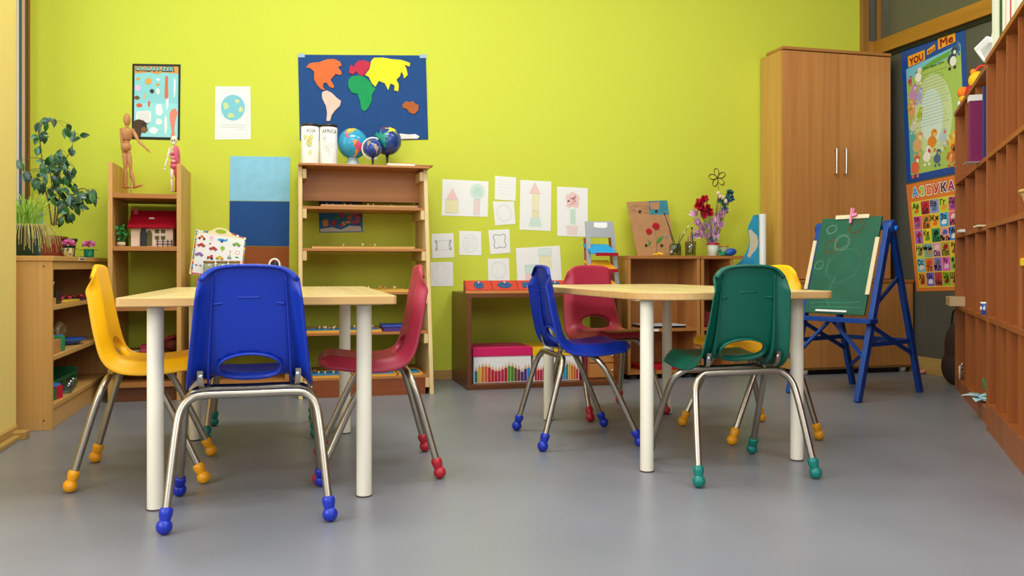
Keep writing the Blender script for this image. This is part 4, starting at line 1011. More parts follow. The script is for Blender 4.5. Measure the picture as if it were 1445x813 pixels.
m = MB(); m.ell(mp(179.3, 169), (6*s*.82, 6*s*.9, 9*s), wm, 20, 14); m.build('head', t)
MB().tube([mp(179.3, 177), mp(179.5, 181)], .008, wm, 10).build('neck', t)
m = MB(); m.tube([mp(179, p) for p in (180, 182, 186, 191, 196, 199)], [.012, .024, .0295, .026, .021, .014], wm, 18); m.build('chest', t)
MB().ell(mp(178.6, 200.5), .014, wm, 14, 8).build('waist', t)
m = MB(); m.tube([mp(178, p) for p in (202, 205, 209, 214)], [.018, .0235, .024, .016], wm, 18); m.build('pelvis', t)
for pts, nm in (([(171.5, 183), (172.6, 205), (173.6, 217)], 'arm'), ([(187.5, 184), (196.5, 200), (208, 211)], 'arm')):
    a, b, c3 = [mp(*p, dy=-.005 if pts[0][0] < 180 else -.02*i) for i, p in enumerate(pts)]
    m = MB(); m.ell(a, .009, wm, 12, 8); seg(m, a, b, .0095, .0075, wm); m.ell(b, .0065, wm, 10, 8); seg(m, b, c3, .0085, .0055, wm); m.ell(c3+(c3-b).normalized()*.012, (.007, .006, .007), wm, 10, 8); seg(m, c3, c3+(c3-b).normalized()*.032, .006, .003, wm)
    m.build(nm, t)
for pts in ([(176, 215), (177.3, 240), (175.5, 262)], [(181.5, 215), (184.6, 240), (189.8, 263)]):
    a, b, c3 = [mp(*p) for p in pts]
    m = MB(); m.ell(a, .011, wm, 12, 8); seg(m, a, b, .0135, .0095, wm); m.ell(b, .0085, wm, 10, 8); seg(m, b, c3, .0108, .0062, wm)
    f = Vector((.035, -.03, -.004)) if pts[0][0] < 180 else Vector((.040, -.012, .014))
    seg(m, c3+Vector((-.008, .004, -.006)), c3+f+Vector((0, 0, -.006)), .009, .005, wm); m.build('leg', t)
m = MB(); bb = mp(185, 272); bb.z = 1.0; m.lathe([(.040, 0), (.041, .006), (.037, .010), (.001, .011)], bb, wm, 28); m.build('base', t)
MB().tube([bb+Vector((0, 0, .008)), mp(180, 212, .02)], .0018, steel, 8).build('support_rod', t)
Ym = 4.60
t = thing('anatomy_figure', 'small human anatomy figure, half white skeleton and half pink muscle, on the open shelf', 'anatomy figure', (mp(244, 272).x, Ym, 1.0))
bone = K('f0e2c4', .4); mus = K('d8607a', .4); clr = K('f2e6dc', .25)
m = MB(); m.ell(mp(245.6, 197.5), (.0165, .018, .021), bone, 18, 12); m.ell(mp(245.3, 202.5, -.006), (.010, .010, .009), bone, 12, 8)
for dx in (-1.6, 1.6): m.ell(mp(245.3+dx, 198.5, -.0165), .0035, K('3a2a20'), 8, 6)
m.build('skull', t)
m = MB(); m.tube([mp(245.3, 205), mp(245.2, 236)], .004, bone, 8)
for k in range(7):
    py = 209+k*2.4; w = .021-.0011*abs(k-3)
    c3 = mp(245.2, py); m.tube([c3+Vector((w*cos(a_), w*.62*sin(a_), -.004*sin(a_))) for a_ in [pi*(.5+1.0*j/10) for j in range(11)]]+[c3+Vector((0, -.013, 0))], .0016, bone, 6)
m.build('rib_cage', t)
m = MB(); m.tube([mp(248.2, p) for p in (206, 209, 214, 220, 226, 231)], [.008, .014, .0155, .0135, .0115, .010], mus, 12); m.build('torso_muscle', t)
for k, (dx, py, r_, cc) in enumerate(((-1, 218, .010, 'c83c58'), (0, 223, .011, 'e07888'), (1, 228, .010, 'e8a0a8'), (-1.5, 229, .009, 'e05a80'))):
    MB().ell(mp(244.5+dx, py, -.012), (r_, .007, r_*.8), K(cc, .35), 12, 8).build('organ', t)
m = MB(); m.tube([mp(245, p) for p in (231, 234, 238)], [.012, .019, .013], mus, 14); m.build('pelvis', t)
for pts, cc in (([(240, 209), (236.5, 223), (232, 237)], clr), ([(251, 209), (253.5, 222), (252.5, 236)], mus)):
    a, b, c3 = [mp(*p) for p in pts]; m = MB(); seg(m, a, b, .0065, .005, cc); seg(m, b, c3, .0055, .0035, cc)
    for j in range(5): dd = Vector((-.004+.003*j if cc is clr else -.006+.003*j, 0, -.012)); m.tube([c3, c3+dd*.6, c3+dd+Vector((-.002, 0, -.002))], .0013, cc, 6)
    m.build('arm', t)
for pts, cc in (([(243, 237), (242.5, 253), (243, 269)], clr), ([(247.5, 237), (249, 253), (248.3, 269)], K('c8304c', .4))):
    a, b, c3 = [mp(*p) for p in pts]; m = MB(); seg(m, a, b, .0105, .007, cc); seg(m, b, c3, .0085, .0045, cc); seg(m, c3+Vector((0, .006, -.002)), c3+Vector((-.004, -.022, -.004)), .006, .004, cc); m.build('leg', t)
# --- oddments on the lower boards of the open shelf
c = pt(174, 412, 4.50); t = thing('bell', 'tiny silver hand bell on the open shelf, at the table corner', 'bell', (c.x, 4.50, .458))
MB().lathe([(.011, 0), (.010, .004), (.006, .014), (.003, .018)], (c.x, 4.5, .458), steel, 16).build('body', t); MB().lathe([(.0025, .018), (.003, .026), (.005, .032), (.001, .037)], (c.x, 4.5, .458), steel, 12).build('handle', t)
c = pt(215, 410, 4.62)
t = thing('toy_car', 'dark red toy car on the open shelf, just above the table edge', 'toy', (c.x, 4.62, .458))
MB().box(c.x-.045, c.x+.045, 4.60, 4.64, .466, .483, K('8a1c28', .3)).build('body', t, bevel=.005); MB().box(c.x-.02, c.x+.022, 4.603, 4.637, .483, .497, K('2a2628', .3)).build('cabin', t, bevel=.004)
for a in (-.028, .028):
    for b in (4.598, 4.638): MB().lathe([(.001, 0), (.009, .0005), (.009, .004), (.001, .0045)], (c.x+a, b, .467), black, 14, Matrix.Rotation(radians(90), 3, 'X')).build('wheel', t)
c = pt(244, 408, 4.66)
m = MB(); 
for k in range(9): m.ell((c.x+R.uniform(-.02, .02), 4.66+R.uniform(-.02, .02), .47+R.uniform(0, .022)), R.uniform(.010, .014), K('1f8a5c', .6), 10, 8)
tag(m.build('yarn_ball'), 'green woolly ball on the open shelf, beside its right panel', 'ball')
a, b = pt(198, 490, 4.55).x, pt(218, 490, 4.55).x
t = thing('box', 'small pink plastic box low in the open shelf, behind the left table leg', 'box', ((a+b)/2, 4.58, .225))
MB().box(a, b, 4.55, 4.63, .225, .25, K('c04468', .4)).build('body', t, bevel=.002); MB().box(a-.003, b+.003, 4.547, 4.633, .25, .262, K('b81c4c', .4)).build('lid', t, bevel=.002)
c = pt(243, 490, 4.6); t = thing('toy_pouch', 'round brown and dark red pouch low in the open shelf, beside its right panel', 'pouch', (c.x, 4.6, .225))
MB().ell((c.x-.0, 4.6, .258), (.045, .04, .033), K('6a2c20', .7), 20, 12).build('bag', t); MB().tube([(c.x-.045, 4.585, .265), (c.x-.01, 4.57, .296), (c.x+.035, 4.585, .300)], .010, K('86182a', .7), 12).build('flap', t)
m = MB(); c = pt(188, 497, 4.53)
for k in range(12): m.tube(catmull([(c.x+R.uniform(-.03, .03), 4.53+R.uniform(-.02, .02), .228+.012*R.random()) for _ in range(3)], 4), .0018, K('c8ccb0'), 6)
tag(m.build('ribbon_heap'), 'small heap of pale ribbon low in the open shelf, left of the pink box', 'ribbon')
# --- toy board with jars
tilt = radians(9); BP = ((0, 4.60, .588), (0, -cos(tilt), sin(tilt)))
t = thing('toy_board', 'white magnetic toy board with vehicle pictures and a carrying hole, leaning behind the blue chair', 'toy board', tuple(hit(305, 393, *BP)))
q = qd([(180, 160), (240, 178), (300, 184), (340, 168), (380, 150), (415, 148), (460, 158), (500, 185), (540, 215), (590, 232), (660, 243), (650, 330), (635, 460), (625, 560), (610, 655), (360, 625), (115, 590), (140, 430)], 250, 300, 6.776)
n = Vector(BP[1]); m = MB(); m.prism([hit(x, y, *BP, 0) for x, y in q], n*.010, K('f2e0b0', .35), K('d8b47c', .5)); m.build('board', t, bevel=.001)
S = pxsheet(qd([(205, 195), (640, 262), (600, 640), (150, 575)], 250, 300, 6.776), BP); S.lay = .0104; m = MB(); S.rect(m, 0, 0, 1, 1, K('eef0f0', .3), 0)
def iw(x, y): return uvs(S, qd([(x, y)], 250, 300, 6.776), BP)[0]
def car(x, y, c, w=.09, c2='2a2a30'):
    u, v = iw(x, y); S.poly(m, [(u-w, v+.02), (u-w, v-.02), (u-w*.5, v-.03), (u-w*.3, v-.06), (u+w*.4, v-.06), (u+w*.6, v-.025), (u+w, v-.02), (u+w, v+.02)], K(c, .3), 2)
    for d in (-.55, .55): S.ell(m, u+w*d, v+.025, .022, None, K(c2, .4), 3, 10); S.ell(m, u+w*d, v+.025, .009, None, K('e0e0e0', .4), 4, 8)
car(232, 318, 'c02818'); car(345, 352, 'c01828'); car(212, 405, '9060b0'); car(405, 440, 'e0b82c'); car(205, 498, 'e8ecf0', .08); car(568, 312, '7cae3c'); car(497, 430, 'b8c0c8', .04)
u, v = iw(318, 430); S.poly(m, [(u-.07, v+.03), (u-.07, v-.02), (u-.01, v-.02), (u, v-.06), (u+.05, v-.06), (u+.05, v+.03)], K('c02020', .3), 2); S.ell(m, u+.03, v+.03, .032, None, black, 3); S.ell(m, u-.05, v+.04, .02, None, black, 3)
u, v = iw(240, 240); S.ell(m, u-.05, v+.03, .03, None, K('902018'), 3); S.ell(m, u+.05, v+.035, .03, None, K('902018'), 3); S.poly(m, [(u-.05, v+.01), (u-.02, v-.06), (u+.03, v-.03), (u+.06, v+.01)], K('d87820'), 2)
u, v = iw(430, 268); S.ell(m, u, v, .10, .035, K('2c9ae0', .3), 2, 18); S.poly(m, [(u+.06, v), (u+.11, v-.07), (u+.12, v)], K('2c9ae0', .3), 3); S.ell(m, u, v+.03, .03, None, K('1c3c90'), 4)
u, v = iw(332, 245); S.ell(m, u, v, .05, None, K('f0c8d8'), 2); S.poly(m, [(u-.03, v+.05), (u+.03, v+.05), (u, v+.09)], K('f0e8a0'), 2); u, v = iw(316, 302); S.ell(m, u, v, .022, None, K('d03030'), 2)
u, v = iw(434, 345); S.ell(m, u, v, .05, None, K('90c030', .3), 2); S.rect(m, u-.006, v+.05, u+.006, v+.10, K('7a5a30'), 2)
u, v = iw(574, 388); S.ell(m, u, v, .048, None, K('e05050', .3), 2); S.ell(m, u, v, .038, None, white, 3); u, v = iw(568, 432); S.ell(m, u, v, .045, .018, K('308a40'), 2)
u, v = iw(505, 385); S.rect(m, u-.008, v-.03, u+.008, v+.06, K('e8a030'), 2); S.ell(m, u, v-.03, .014, None, K('d03030'), 3)
m.build('picture_sheet', t)
m = MB(); cs = ['c02030', 'e8c030', '2c9ad8', '3aa048', 'e07828', 'f4f4f0', '204a98']
for (x0, y0), (x1, y1), N_ in (((190, 172), (140, 570), 16), ((655, 262), (612, 620), 14), ((135, 580), (600, 645), 18), ((205, 180), (300, 190), 4), ((520, 205), (640, 245), 5)):
    for k in range(N_):
        a_, b_ = (k+.1)/N_, (k+.9)/N_; d = Vector((x1-x0, y1-y0)).normalized(); nn = Vector((-d.y, d.x))*7
        P = [Vector((x0+(x1-x0)*f, y0+(y1-y0)*f)) for f in (a_, b_)]
        m.prism([hit(*qd([p], 250, 300, 6.776)[0], *BP, .0103) for p in (P[0]-nn, P[1]-nn, P[1]+nn, P[0]+nn)], n*.0008, K(R.choice(cs), .4))
m.build('colour_border', t)
q = [hit(*p, *BP, .0104) for p in qd([(420+52*cos(2*pi*k/20), 185+20*sin(2*pi*k/20)+.12*52*cos(2*pi*k/20)) for k in range(20)], 250, 300, 6.776)]
MB().prism(q, n*.0008, K('9cb820')).build('carrying_hole', t)
for i, (px, lb) in enumerate(((295, 'small glass jar with a brown lid, leftmost in front of the toy board'), (313.5, 'small glass jar with a brown lid, middle of three before the toy board'), (331, 'small glass jar with a brown lid, rightmost before the toy board'))):
    c = pt(px, 392, 4.53); c.z = .588
    t = thing('jar', lb, 'jar', tuple(c), 0, 'glass jars in front of the toy board')
    zt = pt(px, 368, 4.53).z-.588
    MB().lathe([(.027, 0), (.029, .004), (.029, zt-.02), (.023, zt-.012)], c, glass('jar_glass', 'dfe6d8'), 24).build('glass', t)
    MB().lathe([(.026, zt-.012), (.028, zt-.011), (.028, zt-.001), (.001, zt)], c, K('9a7040', .4), 24).build('lid', t)
    m = MB()
    for k in range(14): m.box(-.006, .006, -.006, .006, -.006, .006, K(R.choice(['d8e0b0', '8cb8b0', 'c8a0a0', 'e0d8c8'])), Matrix.Translation(c+Vector((R.uniform(-.015, .015), R.uniform(-.015, .015), .010+.028*R.random())))@Matrix.Rotation(R.random()*3, 4, 'Z'))
    o = m.build('filling', t); o['kind'] = 'stuff'
c = pt(392, 392, 4.60)
t = thing('tape_dispenser', 'white and black tape dispenser on the small low cabinet, before the brown panel', 'tape dispenser', (c.x, 4.6, .588))
zc = .588
MB().prism([(c.x-.040, 4.58, zc), (c.x+.045, 4.58, zc), (c.x+.045, 4.58, zc+.045), (c.x+.005, 4.58, zc+.05), (c.x-.02, 4.58, zc+.06), (c.x-.040, 4.58, zc+.06)], (0, .04, 0), K('dcd8d0', .4)).build('body', t, bevel=.002)
MB().tube([(c.x-.016+.026*cos(a_), 4.578, zc+.068+.032*sin(a_)) for a_ in [2*pi*k/20 for k in range(20)]], .005, white, 8, closed=True).build('ring', t)
MB().lathe([(.001, 0), (.022, .001), (.022, .022), (.001, .023)], (c.x-.014, 4.60, zc+.068), black, 20, Matrix.Rotation(radians(90), 3, 'X')).build('tape_roll', t)
MB().box(c.x+.004, c.x+.036, 4.585, 4.612, zc+.046, zc+.060, K('55402c', .5)).build('cutter', t, bevel=.003)
# ================================================================== PLANTS ON THE LEFT CABINET
ZC = .692
def potp(px, x): p = onX(px, 340, x); return Vector((x, p.y, ZC))
# grass pot, half hidden by the wall end
c = potp(36, -1.12); t = thing('grass_pot', 'dark green pot of long thin grass on the cabinet, at the left wall edge', 'plant', tuple(c))
MB().lathe([(.052, 0), (.060, .004), (.078, .115), (.084, .118), (.084, .132), (.074, .132), (.07, .118)], c, K('1c3a2c', .45), 28).build('pot', t)
MB().ell(c+Vector((0, 0, .12)), (.072, .072, .012), K('4a3826', .9), 20, 6).build('soil', t)
m = MB(); ga, gb = K('8cb43c', .6), K('b8a860', .7)
for k in range(230):
    a, r = R.random()*2*pi, .07*sqrt(R.random()); b = c+Vector((r*cos(a), r*sin(a), .125)); h = R.uniform(.10, .22); o = Vector((cos(a), sin(a), 0))*R.uniform(.0, .07)+rv(.02)
    P = [b+o*(t_*t_)+Vector((0, 0, h*(t_-.35*t_*t_))) for t_ in (0, .33, .66, 1)]; w = Vector((-sin(a), cos(a), 0))*.0016
    m.add([q for p in P for q in (p-w, p+w)], [(0, 1, 3, 2), (2, 3, 5, 4), (4, 5, 7, 6)], ga)
for k in range(130):
    a = R.uniform(-pi*.75, pi*.35); b = c+Vector((.075*cos(a), .075*sin(a), .13)); o = Vector((cos(a), sin(a), 0))*R.uniform(.02, .09); dn = R.uniform(.03, .12)
    P = [b, b+o*.4+Vector((0, 0, .012)), b+o*.8+Vector((0, 0, -.3*dn)), b+o+Vector((0, 0, -dn))]; w = Vector((-sin(a), cos(a), 0))*.0009
    m.add([q for p in P for q in (p-w, p+w)], [(0, 1, 3, 2), (2, 3, 5, 4), (4, 5, 7, 6)], gb)
o = m.build('grass', t); o['kind'] = 'stuff'
# ficus in the red brown pot
c = potp(69, -1.10); t = thing('potted_ficus', 'leafy dark green plant in a red brown square pot, on the cabinet', 'plant', tuple(c))
PC = c.copy()
m = MB()
def frus(m, c, a, b, h, mt, z=0, rot=0.0):
    vs = []
    for s_, zz in ((a, z), (b, z+h)):
        for x, y in ((-1, -1), (1, -1), (1, 1), (-1, 1)): vs.append(c+Matrix.Rotation(rot, 3, 'Z') @ Vector((x*s_, y*s_, zz)))
    m.add(vs, [(3, 2, 1, 0), (4, 5, 6, 7), (0, 1, 5, 4), (1, 2, 6, 5), (2, 3, 7, 6), (3, 0, 4, 7)], mt)
rp = K('7c2c1e', .4)
frus(m, c, .052, .064, .088, rp); frus(m, c, .068, .069, .014, rp, .086); m.build('pot', t, bevel=.003)
MB().ell(c+Vector((0, 0, .10)), (.055, .055, .006), K('3a2a1c', .9), 16, 6).build('soil', t)
# leaves where branches spread
LP = [(150, 60), (190, 60), (230, 42), (155, 125), (130, 145), (135, 205), (305, 92), (342, 115), (375, 140), (270, 220), (330, 205), (205, 250), (235, 262), (305, 280), (270, 290), (170, 290), (190, 318), (240, 325), (285, 325), (318, 335), (345, 320), (225, 365), (195, 350), (290, 385), (230, 395), (190, 440), (160, 420), (255, 445), (305, 435), (345, 425), (390, 455), (420, 480), (450, 465), (455, 490), (290, 475), (320, 490), (355, 495), (355, 545), (385, 515), (265, 535), (295, 540), (200, 480), (265, 605), (310, 590), (330, 580), (120, 380), (75, 345), (30, 275), (60, 350), (215, 300), (250, 240), (178, 380), (145, 400), (245, 480), (275, 505), (335, 520), (372, 480), (405, 470), (318, 365), (300, 300)]
PXL = PC.y-.0
def fx(x, y, dy=0.0): q = onY(20+x/4.06, 160+y/4.06, PC.y+dy); return q
stems = [[(238, 640), (250, 560), (258, 500), (262, 330), (295, 262), (330, 205), (340, 120)], [(215, 640), (198, 520), (175, 420), (162, 300), (150, 180), (140, 90), (185, 55), (235, 45)], [(250, 640), (285, 580), (335, 470), (390, 430), (440, 455), (490, 490)], [(225, 645), (235, 540), (215, 400), (210, 300), (250, 225)]]
m = MB(); SP = []
for k, st in enumerate(stems):
    P = catmull([fx(x, y, (-.02, .02, -.04, .03)[k]*min(1, (640-y)/300)) for x, y in st], 6); n_ = len(P)
    m.tube(P, [.0042*(1-.75*i/n_) for i in range(n_)], K('6a4a2c', .7), 7); SP += P[3:]
lm = [mat('ficus_leaf_%d' % i, c_, .3, spec=.6, coat=.25) for i, c_ in enumerate(('1c4424', '27582c', '173a22', '356a30'))]
lv = MB()
for x, y in LP:
    for rep in range(3 if R.random() < .45 else 2):
        p = fx(x+rep*R.uniform(-14, 14), y+rep*R.uniform(-14, 14)-12, R.uniform(-.06, .05)); nb = min(SP, key=lambda q: (q-p).length)
        m.tube(catmull([nb, nb.lerp(p, .5)+Vector((0, 0, .008)), p], 3), .0009, K('4f6a34', .6), 5)
        d = Vector((R.uniform(-.5, .5), R.uniform(-.5, .3), -1)) if R.random() < .75 else Vector((R.choice([-1, 1]), R.uniform(-.4, .3), R.uniform(-.3, .2)))
        leaf(lv, p, d, Vector((R.uniform(-.6, .6), -1, R.uniform(-.1, .7))), R.uniform(.036, .058), R.uniform(.012, .018), R.choice(lm), .3)
m.build('stem', t); lv.build('foliage', t)
c = potp(93, -1.06); c.y = 4.50; c = Vector((-1.035, 4.56, ZC))
t = thing('flower_pot', 'small dark green pot half hidden behind the red brown pot', 'plant pot', tuple(c))
MB().lathe([(.030, 0), (.038, .075), (.044, .077), (.044, .092), (.038, .092), (.036, .078)], c, K('20402e', .45), 24).build('pot', t)
MB().ell(c+Vector((0, 0, .08)), (.036, .036, .005), K('3a2a1c', .9), 14, 6).build('soil', t)
# bottle
c = potp(58, -1.02); c = Vector((-.985, 4.06, ZC)); 
c = PC+Vector((-.045, -.035, .088))
t = thing('plastic_bottle', 'clear plastic bottle with a blue cap, stuck in the red brown plant pot', 'bottle', tuple(c))
Mb = Matrix.Rotation(radians(10), 3, 'Y'); 
MB().lathe([(.001, .0), (.020, .002), (.021, .02), (.019, .03), (.021, .042), (.019, .055), (.021, .068), (.017, .088), (.008, .102), (.008, .110)], c, mat('bottle_plastic', 'a9e0d6', .15, alpha=.45), 18, Mb).build('body', t)
MB().lathe([(.0095, .106), (.0095, .120), (.001, .121)], c, K('3a6ab8', .4), 14, Mb).build('cap', t)
# flowers in the small pots
def carn(px, pyb, x, pot, lbl, w):
    q = onX(px, 350, x); c = Vector((x, q.y, ZC)); t = thing('flower_pot', lbl, 'flower pot', tuple(c))
    if pot == 'g': MB().lathe([(.021, 0), (.022, .002), (.022, .040), (.019, .040), (.018, .03)], c, K('128060', .4), 24).build('pot', t)
    else:
        m = MB(); m.lathe([(.015, 0), (.018, .002), (.023, .042), (.020, .042), (.019, .03)], c, K('c8b47c', .5), 24); m.build('pot', t)
        m = MB()
        for k in range(12):
            a = 2*pi*k/12; zz = .010+.02*(k % 2)+.004; rr = .0195+.0025*(k % 2); m.ell(c+Vector((rr*cos(a), rr*sin(a), zz)), .0042, K(('b02c48', '2c7a50', 'e0a030')[k % 3], .5), 8, 6)
        m.build('decoration', t)
    m = MB(); gl = K('1c6a48', .5)
    for k in range(7):
        a = 2*pi*k/7+.4; leaf(m, c+Vector((.01*cos(a), .01*sin(a), .042)), Vector((cos(a), sin(a), -.1)), Vector((0, 0, 1)), .040, .007, gl, .15)
    m.build('leaves', t)
    m = MB(); pm = [K('d8489c', .6), K('e870b4', .6), K('f0a0cc', .6)]; cc = c+Vector((0, 0, .062))
    for k in range(110):
        d = rv().normalized(); d.z = abs(d.z)*1.0-.25; d.normalize(); leaf(m, cc+Vector((d.x*.012, d.y*.012, d.z*.006)), d, rv(), .018*w, .007, R.choice(pm), .4)
    m.build('blossom', t)
carn(97, 356, -.975, 'p', 'pink flower in a patterned pot on the cabinet, left of the green pot', 1)
carn(125.5, 361, -.940, 'g', 'pink flower in a bright green pot, at the far end of the cabinet', 1.1)
m = MB(); c = onX(112, 360, -.955); m.prism([(-.99, c.y-.1, ZC+.0006), (-.925, c.y-.07, ZC+.0006), (-.93, c.y+.12, ZC+.0006), (-.98, c.y+.1, ZC+.0006)], (0, 0, .003), K('26282c', .5)); tag(m.build('dark_card'), 'dark card lying under the flower in the bright green pot', 'card')
m = MB(); c = onX(50, 348, -1.06); m.prism([(-1.08, c.y-.06, ZC+.0006), (-.99, c.y-.1, ZC+.0006), (-.97, c.y+.12, ZC+.0006), (-1.05, c.y+.16, ZC+.0006)], (0, 0, .002), paper); tag(m.build('paper_sheet'), 'white paper lying on the cabinet in front of the plant pots', 'paper')
# ---- contents of the left cabinet
def cb(px, x, z): q = onX(px, 400, x); return Vector((x, q.y, z))
c = cb(84, -.99, .493)
t = thing('box', 'small wooden block box with a black crate on the top cabinet shelf', 'box', tuple(c))
MB().box(-1.08, -.935, 3.83, 3.93, .493, .520, K('c0904c', .5)).build('body', t, bevel=.001)
MB().box(-1.09, -.94, 3.95, 4.04, .493, .548, K('241e22', .4)).box(-1.085, -.945, 3.955, 4.035, .548, .5485, K('15131a')).build('crate', t)
tag(MB().prism([(-1.06, 3.96, .549), (-.965, 3.955, .549), (-.955, 3.965, .585), (-1.05, 3.99, .577)], (0, .03, 0), paper).build('paper_stack'), 'white folded paper standing in the black crate in the cabinet', 'paper')
t = thing('bead_tray', 'yellow tray with red beads on the highest shelf of the left cabinet', 'tray', (-1.0, 4.3, .493))
MB().box(-1.10, -.925, 4.07, 4.30, .493, .502, K('d8b83c', .5)).build('tray', t, bevel=.001); MB().box(-1.10, -.925, 4.31, 4.6, .493, .498, K('4a2c40', .5)).build('mat', t)
for k in range(24): MB().ell((-.935-.14*R.random(), 4.08+.5*k/24, .505+.008*R.random()), .0065, K('c01c48', .35), 10, 8).build('bead', t)
t = thing('wooden_block', 'tall wooden block on the middle cabinet shelf, beside the side panel', 'block', (-.96, 3.86, .292)); MB().box(-1.05, -.93, 3.80, 3.88, .292, .372, K('cf9a68', .5)).build('block', t, bevel=.002)
t = thing('wooden_block', 'shorter wooden block on the middle cabinet shelf, left of the green book', 'block', (-.96, 3.95, .292)); MB().box(-1.02, -.93, 3.905, 3.985, .292, .345, K('bf8448', .5)).build('block', t, bevel=.002)
t = thing('book', 'green and blue book standing on the middle cabinet shelf', 'book', (-.96, 4.02, .292)); MB().prism([(-1.06, 4.0, .292), (-.93, 4.02, .292), (-.93, 4.06, .292), (-1.06, 4.04, .292)], (0, 0, .062), K('2c8a50', .5)).build('cover', t, bevel=.001); MB().prism([(-1.055, 4.006, .3545), (-.935, 4.024, .3545), (-.935, 4.054, .3545), (-1.055, 4.034, .3545)], (0, 0, .004), K('3c84b0')).build('edge', t)
t = thing('glass_shell', 'brown glossy spiral shell on the middle cabinet shelf', 'shell', (-.97, 4.12, .292))
m = MB(); P = []; Q = []
for k in range(60):
    a = k*.32; r_ = .052*(1-k/75); P.append(Vector((-.97-.02*k/60, 4.13+r_*cos(a), .292+.062+r_*sin(a)*.82))); Q.append(.019*(1-k/66))
m.tube(P, Q, mat('shell_brown', '7c6440', .2, coat=.5), 14); m.tube([(-1.0, 3.9, .372), (-.99, 4.0, .376), (-.98, 4.09, .37)], [.008, .018, .016], mat('shell_brown', '7c6440'), 12); m.build('body', t)
t = thing('plate', 'shallow blue dish on the middle cabinet shelf, right of the shell', 'dish', (-.98, 4.38, .292)); m = MB(); m.lathe([(.05, 0), (.055, .001), (.085, .022), (.088, .026), (.08, .024), (.05, .006), (.001, .005)], (-1.0, 4.36, .292), mat('blue_dish', '2c64c0', .25), 30); m.build('dish', t)
t = thing('storage_tray', 'dark green plastic tray standing low in the left cabinet', 'tray', (-1.05, 4.2, .097))
m = MB(); gr = mat('tray_green', '2c6a40', .4)
m.box(-1.12, -1.11, 3.83, 4.46, .097, .19, gr); m.box(-1.12, -.97, 3.83, 4.46, .097, .103, gr); m.box(-.98, -.97, 3.83, 4.46, .145, .160, gr); m.box(-1.12, -.97, 4.45, 4.46, .097, .18, gr); m.box(-1.12, -.97, 3.83, 3.84, .097, .18, gr)
for k in range(12): m.box(-.98, -.973, 3.85+.05*k, 3.856+.05*k, .103, .145, gr)
m.build('tray', t, bevel=.001)
t = thing('box', 'red, blue and green cardboard box on the lowest cabinet shelf', 'box', (-.95, 3.9, .097)); M_ = Matrix.Translation((-.985, 3.93, .097))@Matrix.Rotation(radians(-8), 4, 'Z')
MB().box(-.05, .05, -.05, .01, .0, .052, K('1c6a48', .4), M_).build('green_side', t); MB().box(-.05, .052, .01, .07, .0, .054, K('c01c38', .4), M_).build('red_side', t); MB().box(-.048, .045, -.048, .068, .0545, .062, K('3c8ae0', .3), M_).build('lid', t)
for i, (yy, lb) in enumerate(((4.12, 'small clear glass on the lowest cabinet shelf, beside the red box'), (4.20, 'small clear glass on the lowest cabinet shelf, middle of three'), (4.29, 'small clear glass on the lowest cabinet shelf, farthest from the camera'))):
    m = MB(); m.lathe([(.016, 0), (.018, .001), (.024, .048), (.0225, .048), (.0165, .005), (.001, .004)], (-.935-.01*i, yy, .097), glass('tumbler_glass', 'd8ecf4'), 20); tag(m.build('tumbler'), lb, 'glass', 'small clear glasses in the left cabinet')
# ================================================================== MIDDLE: brown case and what stands in and on it
BZ = .508
t = thing('puzzle_tray', 'long red sloped puzzle tray with blue shapes, on top of the brown bookcase', 'puzzle', (1.25, 4.6, BZ))
xa, xb = pt(657, 400, 4.47).x, 1.60
m = MB(); m.prism([(xa, 4.465, BZ), (xa, 4.53, BZ), (xa, 4.53, BZ+.066), (xa, 4.520, BZ+.066), (xa, 4.465, BZ+.014)], (xb-xa, 0, 0), K('8a2c1c', .4)); m.build('base', t, bevel=.001)
MB().box(xa-.002, xb, 4.455, 4.464, BZ, BZ+.014, wood('rim_orange', 'd88a48', 'cc7c3c', 'x')).build('front_rim', t)
S0 = Vector((0, .055, .052)).normalized(); nrm = Vector((0, -S0.z, S0.y)); wq = .142
for k in range(5):
    x0 = xa+.004+k*wq
    if x0+wq > xb: break
    m = MB(); o_ = Vector((x0, 4.466, BZ+.0145)); L_ = .072
    m.prism([o_+Vector((.002, 0, 0)), o_+Vector((wq-.002, 0, 0)), o_+Vector((wq-.002, 0, 0))+S0*L_, o_+Vector((.002, 0, 0))+S0*L_], nrm*.003, K('c23c2a', .4)); pl = m.build('tile', t)
    ce = o_+Vector((wq/2, 0, 0))+S0*L_*.5+nrm*.0032; n_ = (24, 6, 4, 24, 5)[k]; rr = (.027, .043, .062, .03, .036)[k]; rs = (.023, .021, .024, .024, .022)[k]; a0 = (0, 0, pi/4, 0, .3)[k]
    m = MB(); m.prism([ce+Vector((rr*cos(a0+2*pi*i/n_), 0, 0))+S0*rs*1.2*sin(a0+2*pi*i/n_) for i in range(n_)], nrm*.002, K('24507c', .4)); sh_ = m.build('inset_shape', t)
    MB().lathe([(.0025, 0), (.003, .008), (.007, .012), (.006, .018), (.001, .020)], ce+nrm*.001, K('b8c0c4', .3), 12).build('knob', sh_)
